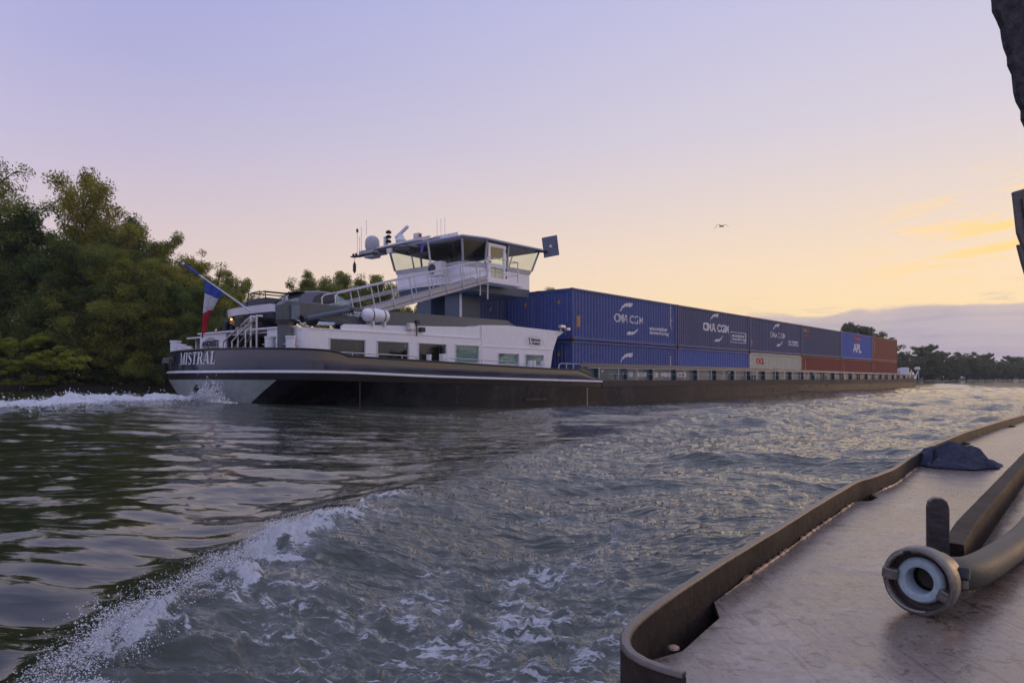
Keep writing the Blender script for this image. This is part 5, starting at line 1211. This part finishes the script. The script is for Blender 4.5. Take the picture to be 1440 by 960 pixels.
ribbon(RPs, .0092, .0092, DZ+.066, DZ+.0745, railtop, 'rail_top', .005, lambda i: jit[i])
# deck plate with scupper notches along the rail
acc = 0; edge = []; notches = [(1.28, 1.60), (2.93, 3.09), (5.35, 5.6), (7.3, 7.6)]
for i in range(len(RPs)):
    a = RPs[max(0, i-1)]; b = RPs[min(len(RPs)-1, i+1)]; t_ = (b-a).normalized(); nr = Vector((t_.y, -t_.x)); y = RPs[i].y
    d_ = .013
    for lo_, hi_ in notches:
        if lo_ < y < hi_: d_ = .013+.045*min(1, 4*min(y-lo_, hi_-y)/(hi_-lo_)+.15)*(1 if lo_ < 2 else .9*(1+.1*y))
    if y > 1.13 or i > 12: edge.append((RPs[i].x+nr.x*d_, RPs[i].y+nr.y*d_))
edge = [(.235, .93), (.235, 1.075), (.205, 1.105), (.195, 1.13)]+edge
poly = edge+[(20, 17), (20, .93)]
DKT = .012
# split to strips (edge point to a far line) so the plate stays a clean mesh
m_ = MB(); tops = []
for x, y in edge: tops.append(((x-OL.x, y-OL.y, DZ), (x-OL.x, y-OL.y, DZ-DKT), (max(x+2.6, 3.2)-OL.x, y-OL.y, DZ)))
v = [q for t_ in tops for q in t_]; f = []
for i in range(len(tops)-1): f += [(3*i, 3*i+2, 3*i+5, 3*i+3), (3*i, 3*i+3, 3*i+4, 3*i+1)]
m_.add(v, f); m_.add([(.235-OL.x, .93-OL.y, DZ), (3.2-OL.x, .93-OL.y, DZ), (3.2-OL.x, .93-OL.y, .2), (.235-OL.x, .93-OL.y, .2)], [(0, 1, 2, 3)])
m_.build('deck_plate', deckm, own)
# hull side below the rail
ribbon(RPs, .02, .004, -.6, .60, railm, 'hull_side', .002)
m_ = MB(); v = []; 
for i, p in enumerate(RPs): v += [(p.x+.02-OL.x, p.y-.014-OL.y, DZ-.06), (p.x+.14-OL.x, p.y-.10-OL.y, DZ-.06)]
m_.add(v, [(2*i, 2*i+1, 2*i+3, 2*i+2) for i in range(len(RPs)-1)]); m_.build('gutter_plate', black, own)
# weld beads
weld = paint('bright_weld', (.42, .29, .21), .35, metal=.5, dirt=.5, dcol=(.05, .035, .03), bump=.003, bscale=120, var=.4)
def bead(ylo, yhi, nm='weld_bead'):
    pts = [RPs[i] for i in range(len(RPs)) if ylo < RPs[i].y < yhi]; pts = resample(pts, .012)
    P3 = []; rr = []
    for i, p in enumerate(pts):
        a = pts[max(0, i-1)]; b = pts[min(len(pts)-1, i+1)]; t_ = (b-a).normalized(); nr = Vector((t_.y, -t_.x))
        P3.append((p.x+nr.x*.016-OL.x, p.y+nr.y*.016-OL.y, DZ+.001)); rr.append(max(.001, .0005+.0085*random.Random(i*7).random()*(1 if (i//9) % 4 else .3)))
    MB().tube(P3, rr, 6).build(nm, weld, own, smooth=True)
bead(1.66, 2.90); bead(3.12, 4.0); bead(4.6, 5.3)
MB().lathe([(0, .004), (.006, .004), (.011, .0015), (.012, -.002)], (.300-OL.x, 1.335-OL.y, DZ), (0, 0, 1), 10).build('rust_lump', weld, own, smooth=True)
# the inner flat bar and its upright end
IB = [(1.075, 1.79), (1.28, 2.06), (1.72, 2.60), (2.33, 3.35), (2.81, 3.94), (3.4, 4.6), (5.6, 7.1)]
IBs = resample(IB, .05); j2 = np.convolve(rs2.normal(size=len(IBs)+8), np.ones(5)/5, 'same')[:len(IBs)]*.002
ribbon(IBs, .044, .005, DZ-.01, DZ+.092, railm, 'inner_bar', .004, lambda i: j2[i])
pp = MB(); c0 = Vector((1.040-OL.x, 1.755-OL.y, 0)); 
prof = [(-.024, DZ-.01), (.024, DZ-.01), (.024, DZ+.185), (.020, DZ+.200), (.010, DZ+.209), (-.010, DZ+.209), (-.020, DZ+.200), (-.024, DZ+.185)]
ua = Vector((.90, -.43, 0)); ub = Vector((.43, .90, 0))
v = [c0+ua*a+Vector((0, 0, z))-ub*.017 for a, z in prof]+[c0+ua*a+Vector((0, 0, z))+ub*.017 for a, z in prof]; k = len(prof)
pp.add(v, [tuple(range(k))[::-1], tuple(range(k, 2*k))]+[(i, (i+1) % k, k+(i+1) % k, k+i) for i in range(k)])
pp.build('upright_post', paint('dark_post_paint', (.035, .030, .032), .35, dirt=.3, dcol=(.09, .06, .045), scale=9, bump=.003, bscale=40), own, bevel=.004)
for (x, y) in ((1.62, 2.36), (1.98, 2.80), (2.5, 3.38), (3.1, 4.1)):
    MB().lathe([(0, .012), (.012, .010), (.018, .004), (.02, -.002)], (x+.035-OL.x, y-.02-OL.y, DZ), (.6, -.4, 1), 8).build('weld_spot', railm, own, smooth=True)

# fire hose with its coupling
hs = empty('fire_hose', (.866, 1.523, DZ), 0, 'thick olive-grey hose with a round metal coupling lying on the near deck', 'hose')
HO = Vector((.866, 1.523, DZ)); ax = Vector((-.80, -.60, -.03)).normalized(); cc = Vector((0, 0, .0715))
alu = paint('worn_aluminium', (.20, .185, .165), .40, metal=.6, dirt=.6, dcol=(.06, .05, .042), scale=14, bump=.0015, bscale=90, var=.2)
MB().lathe([(.062, .012), (.066, .018), (.0705, .017), (.0725, .012), (.0725, -.010), (.069, -.016), (.069, -.026), (.064, -.034), (.05, -.040), (.048, -.05), (.0, -.05)], cc, ax, 48).build('coupling_ring', alu, hs, smooth=True)
MB().lathe([(.062, .012), (.061, -.006), (.050, -.008), (.049, -.004)], cc, ax, 48).build('inner_groove', paint('grimy_groove', (.06, .05, .045), .6, var=.3, scale=20), hs, smooth=True)
MB().lathe([(.0275, -.030), (.0275, .002), (.029, .006), (.034, .008), (.043, .008), (.0475, .004), (.049, -.006)], cc, ax, 48).build('sealing_ring', paint('pale_blue_seal', (.33, .42, .47), .45, dirt=.3, dcol=(.2, .22, .22), scale=12), hs, smooth=True)
MB().lathe([(.0275, -.030), (.024, -.05), (0, -.052)], cc, ax, 32).build('bore', black, hs, smooth=True)
ru = ax.cross(Vector((0, 0, 1))).normalized(); rv = ru.cross(ax)     # ru: to the picture's left or right, rv: up
for ang_ in (172, -22):
    a = R(ang_); dvec = (-ru)*math.cos(a)*-1+rv*math.sin(a); dvec = (ru*-1 if False else ru)*(-math.cos(a))*-1+rv*math.sin(a)
    dvec = (Vector((1, -1, 0)).normalized()*math.cos(a)+Vector((0, 0, 1))*math.sin(a)).normalized()
    tang = ax.cross(dvec); c1 = cc+dvec*.056+ax*.010
    m_ = MB(); 
    pr = [(-.016, -.012), (.014, -.012), (.016, .002), (.008, .010), (-.006, .011), (-.016, .004)]
    v = [c1+dvec*p_+ax*q_-tang*.012 for p_, q_ in pr]+[c1+dvec*p_+ax*q_+tang*.012 for p_, q_ in pr]
    m_.add(v, [tuple(range(6))[::-1], tuple(range(6, 12))]+[(i, (i+1) % 6, 6+(i+1) % 6, 6+i) for i in range(6)]); m_.build('lug', alu, hs, bevel=.003)
for a0, a1 in ((20, 100), (200, 285), (115, 160)):
    P3 = [cc+(Vector((1, -1, 0)).normalized()*math.cos(R(t_))+Vector((0, 0, 1))*math.sin(R(t_)))*.0635+ax*.014 for t_ in np.linspace(a0, a1, 14)]
    MB().tube(P3, .0042, 6).build('claw_rim', alu, hs, smooth=True)
back = -ax
hp = [cc+back*.045, cc+back*.10+Vector((0, 0, -.004)), Vector((.175, .112, .058)), Vector((.37, .305, .043)), Vector((.63, .574, .036)), Vector((1.0, .99, .036)), Vector((1.45, 1.50, .036)), Vector((2.05, 2.2, .036)), Vector((2.9, 3.15, .036))]
def crom(P_, n_=8):
    out_ = []
    for i in range(len(P_)-1):
        a, b, c, d_ = P_[max(0, i-1)], P_[i], P_[i+1], P_[min(len(P_)-1, i+2)]
        for k in range(n_):
            t = k/n_; out_.append(.5*((2*b)+(c-a)*t+(2*a-5*b+4*c-d_)*t*t+(3*b-a-3*c+d_)*t**3))
    return out_+[P_[-1]]
MB().tube(crom(hp), .037, 24).build('hose_tube', paint('olive_hose_cloth', (.060, .060, .048), .5, dirt=.4, dcol=(.028, .028, .022), scale=6, bump=.0012, bscale=220, spec=.3), hs, smooth=True)
MB().lathe([(.046, -.045), (.048, -.05), (.048, -.085), (.044, -.09), (.037, -.092)], cc, ax, 32).build('clamp_collar', alu, hs, smooth=True)
tvec = Vector((1, -1, 0)).normalized(); cb = cc+back*.066+tvec*.056+Vector((0, 0, .012))
MB().obox(cb, .016, .022, .026, (0, .4, R(45))).build('clamp_bolt', darkmetal, hs, bevel=.003); MB().tube([cb+Vector((0, 0, -.03)), cb+Vector((0, 0, -.012))], .009, 8).build('bolt_head', alu, hs)

# crumpled blue jacket left on the deck
jk = empty('crumpled_jacket', (2.53, 4.10, DZ), R(-10), 'crumpled dark blue ribbed jacket lying on the deck near the side rail', 'jacket')
nu, nv = 170, 110; U_, V2 = np.meshgrid(np.linspace(-1, 1, nu), np.linspace(-1, 1, nv), indexing='xy')
angj = np.arctan2(V2, U_); rj = np.maximum(np.abs(U_), np.abs(V2)); 
ca, sa = np.cos(angj), np.sin(angj)
outl_ = 1+.10*np.sin(3*angj+.6)+.06*np.sin(7*angj)
xj = ca*rj*outl_*.235; yj = sa*rj*outl_*.20; yj = yj+.0
dome = np.clip(1-rj**2.0, 0, 1)**.85
xs_ = xj/.235
hgt = .125*dome*(np.interp(xs_, [-1, -.6, -.15, .2, .6, 1], [.45, .72, 1.0, .98, .60, .22]))
fold = (fbm(xs_*2.2+3, V2*2.0+8, 3)-.5)*.06+.026*np.sin(5*xs_+4*V2+5*(fbm(xs_*1.5, V2*1.5, 3)))*np.clip(rj*1.5, 0, 1)
ridge = .0050*np.sin(75*(V2+.25*xs_+.35*fbm(xs_*1.8, V2*1.2+5, 3)))*(np.abs(xs_) < .62)
creases = -.040*np.exp(-((V2*.8+.5*xs_-.25+.3*(fbm(xs_*2, V2*2, 2)-.5))/.05)**2)-.040*np.exp(-((xs_+.42-.5*V2+.3*(fbm(xs_*3, V2*3, 2)-.5))/.05)**2)-.030*np.exp(-((xs_-.52+.4*V2)/.06)**2)
zj = np.maximum(hgt+(fold+creases)*np.clip(dome*1.6, 0, 1)+ridge*np.clip(dome*2, 0, 1)+.006, .002*rj)
jm = grid_mesh('jacket_cloth', np.stack([xj, yj, zj], -1)); jm.materials.append(paint('dark_blue_cloth', (.026, .033, .060), .75, var=.35, scale=6, bump=.0012, bscale=300)); o = bpy.data.objects.new('jacket_cloth', jm); col.objects.link(o); o.parent = jk

# things hanging in at the upper right corner, close to the camera
tp = empty('hanging_fender', (1.45, 2.05, 2.3), 0, 'dark rough-edged rubber slab hanging in at the upper right corner', 'fender')
rr_ = random.Random(4); L_ = []
for k in range(34):
    u = k/33; z = 2.75-u*.83; x = 1.222+.257*(2.75-z)+.006*rr_.uniform(-1, 1)+.004*math.sin(k*1.3); L_.append((x-1.45, z-2.3))
poly = L_+[(1.50-1.45, 1.86-2.3), (1.75-1.45, 1.80-2.3), (1.80-1.45, 2.75-2.3)]
MB().prism(poly[::-1], 'y', -.062, -.04).build('rubber_slab', paint('weathered_dark_rubber', (.036, .036, .042), .8, bump=.012, bscale=26, var=.6, scale=8), tp, bevel=.006)
MB().tube([(.22, 0, .45), (.22, 0, 1.0)], .02, 8).build('hanging_rope', paint('rope', (.2, .17, .12), .9), tp)
br = empty('metal_bracket', (1.44, 2.05, 1.6), 0, 'weathered grey metal bracket at the right edge of the picture below the rubber slab', 'bracket')
MB().prism([(-.018, .178), (-.016, .170), (-.004, .062), (.004, .04), (.02, .0), (.20, .0), (.20, .20), (.03, .192)][::-1], 'y', -.012, .0).build('bracket_plate', paint('weathered_grey_metal', (.13, .12, .12), .5, metal=.3, dirt=.4, scale=10, bump=.002, bscale=60), br, bevel=.004)
MB().prism([(.004, .160), (.018, .058), (.03, .05), (.12, .05), (.12, .165)][::-1], 'y', -.02, -.012).build('raised_rib', MATS['weathered_grey_metal'], br, bevel=.003)
MB().prism([(-.001, .030), (.012, -.02), (.03, -.08), (.06, -.08), (.05, .03)][::-1], 'y', -.008, .004).build('lower_lug', MATS['weathered_grey_metal'], br, bevel=.003)
MB().tube([(.15, 0, .19), (.20, 0, .70)], .03, 8).build('bracket_pipe', MATS['weathered_grey_metal'], br)

# pale dead branches hanging over the water on the left bank
for (px, Yd, lb, sd_) in ((97, 75.5, 'pale bare branch hanging down in the dark shade under the left bank trees', 1), (78, 75.8, 'thin bare twig hanging left of the pale branch under the left bank trees', 2)):
    rs_ = random.Random(sd_); ob = empty('bare_branch', (a_(px)*Yd, Yd, 1.2), 0, lb, 'branch'); mb_ = MB(); p = Vector((0, 0, 5.4)); pts = [p.copy()]
    for k in range(7): p = p+Vector((.22+rs_.uniform(-.3, .45), 0, -.55-.2*rs_.random())); pts.append(p.copy())
    mb_.tube(pts, .09 if sd_ == 1 else .05, 6, r2=.02)
    for k in (2, 4, 5): mb_.tube([pts[k], pts[k]+Vector((rs_.uniform(-.9, .2), 0, -.6)), pts[k]+Vector((rs_.uniform(-1.3, .3), 0, -1.1))], .04, 4, r2=.01)
    mb_.build('limb', paint('pale_dead_wood', (.40, .36, .30), .8, var=.2), ob, smooth=True)

# ================================================================ river air: thin even haze round the whole scene
hz_ = MB().box(-700, 900, -400, 1100, -1.9, 60).build('haze', None); tag(hz_, kind='stuff')
hm = bpy.data.materials.new('haze'); hm.use_nodes = True; hm.node_tree.nodes.clear(); n = NT(hm.node_tree)
pv = n.n('ShaderNodeVolumePrincipled', _Density=.00022, _Anisotropy=.2); pv.inputs['Color'].default_value = (.86, .88, .95, 1)
n.n('ShaderNodeOutputMaterial', _Volume=pv.outputs[0]); hz_.data.materials.append(hm)
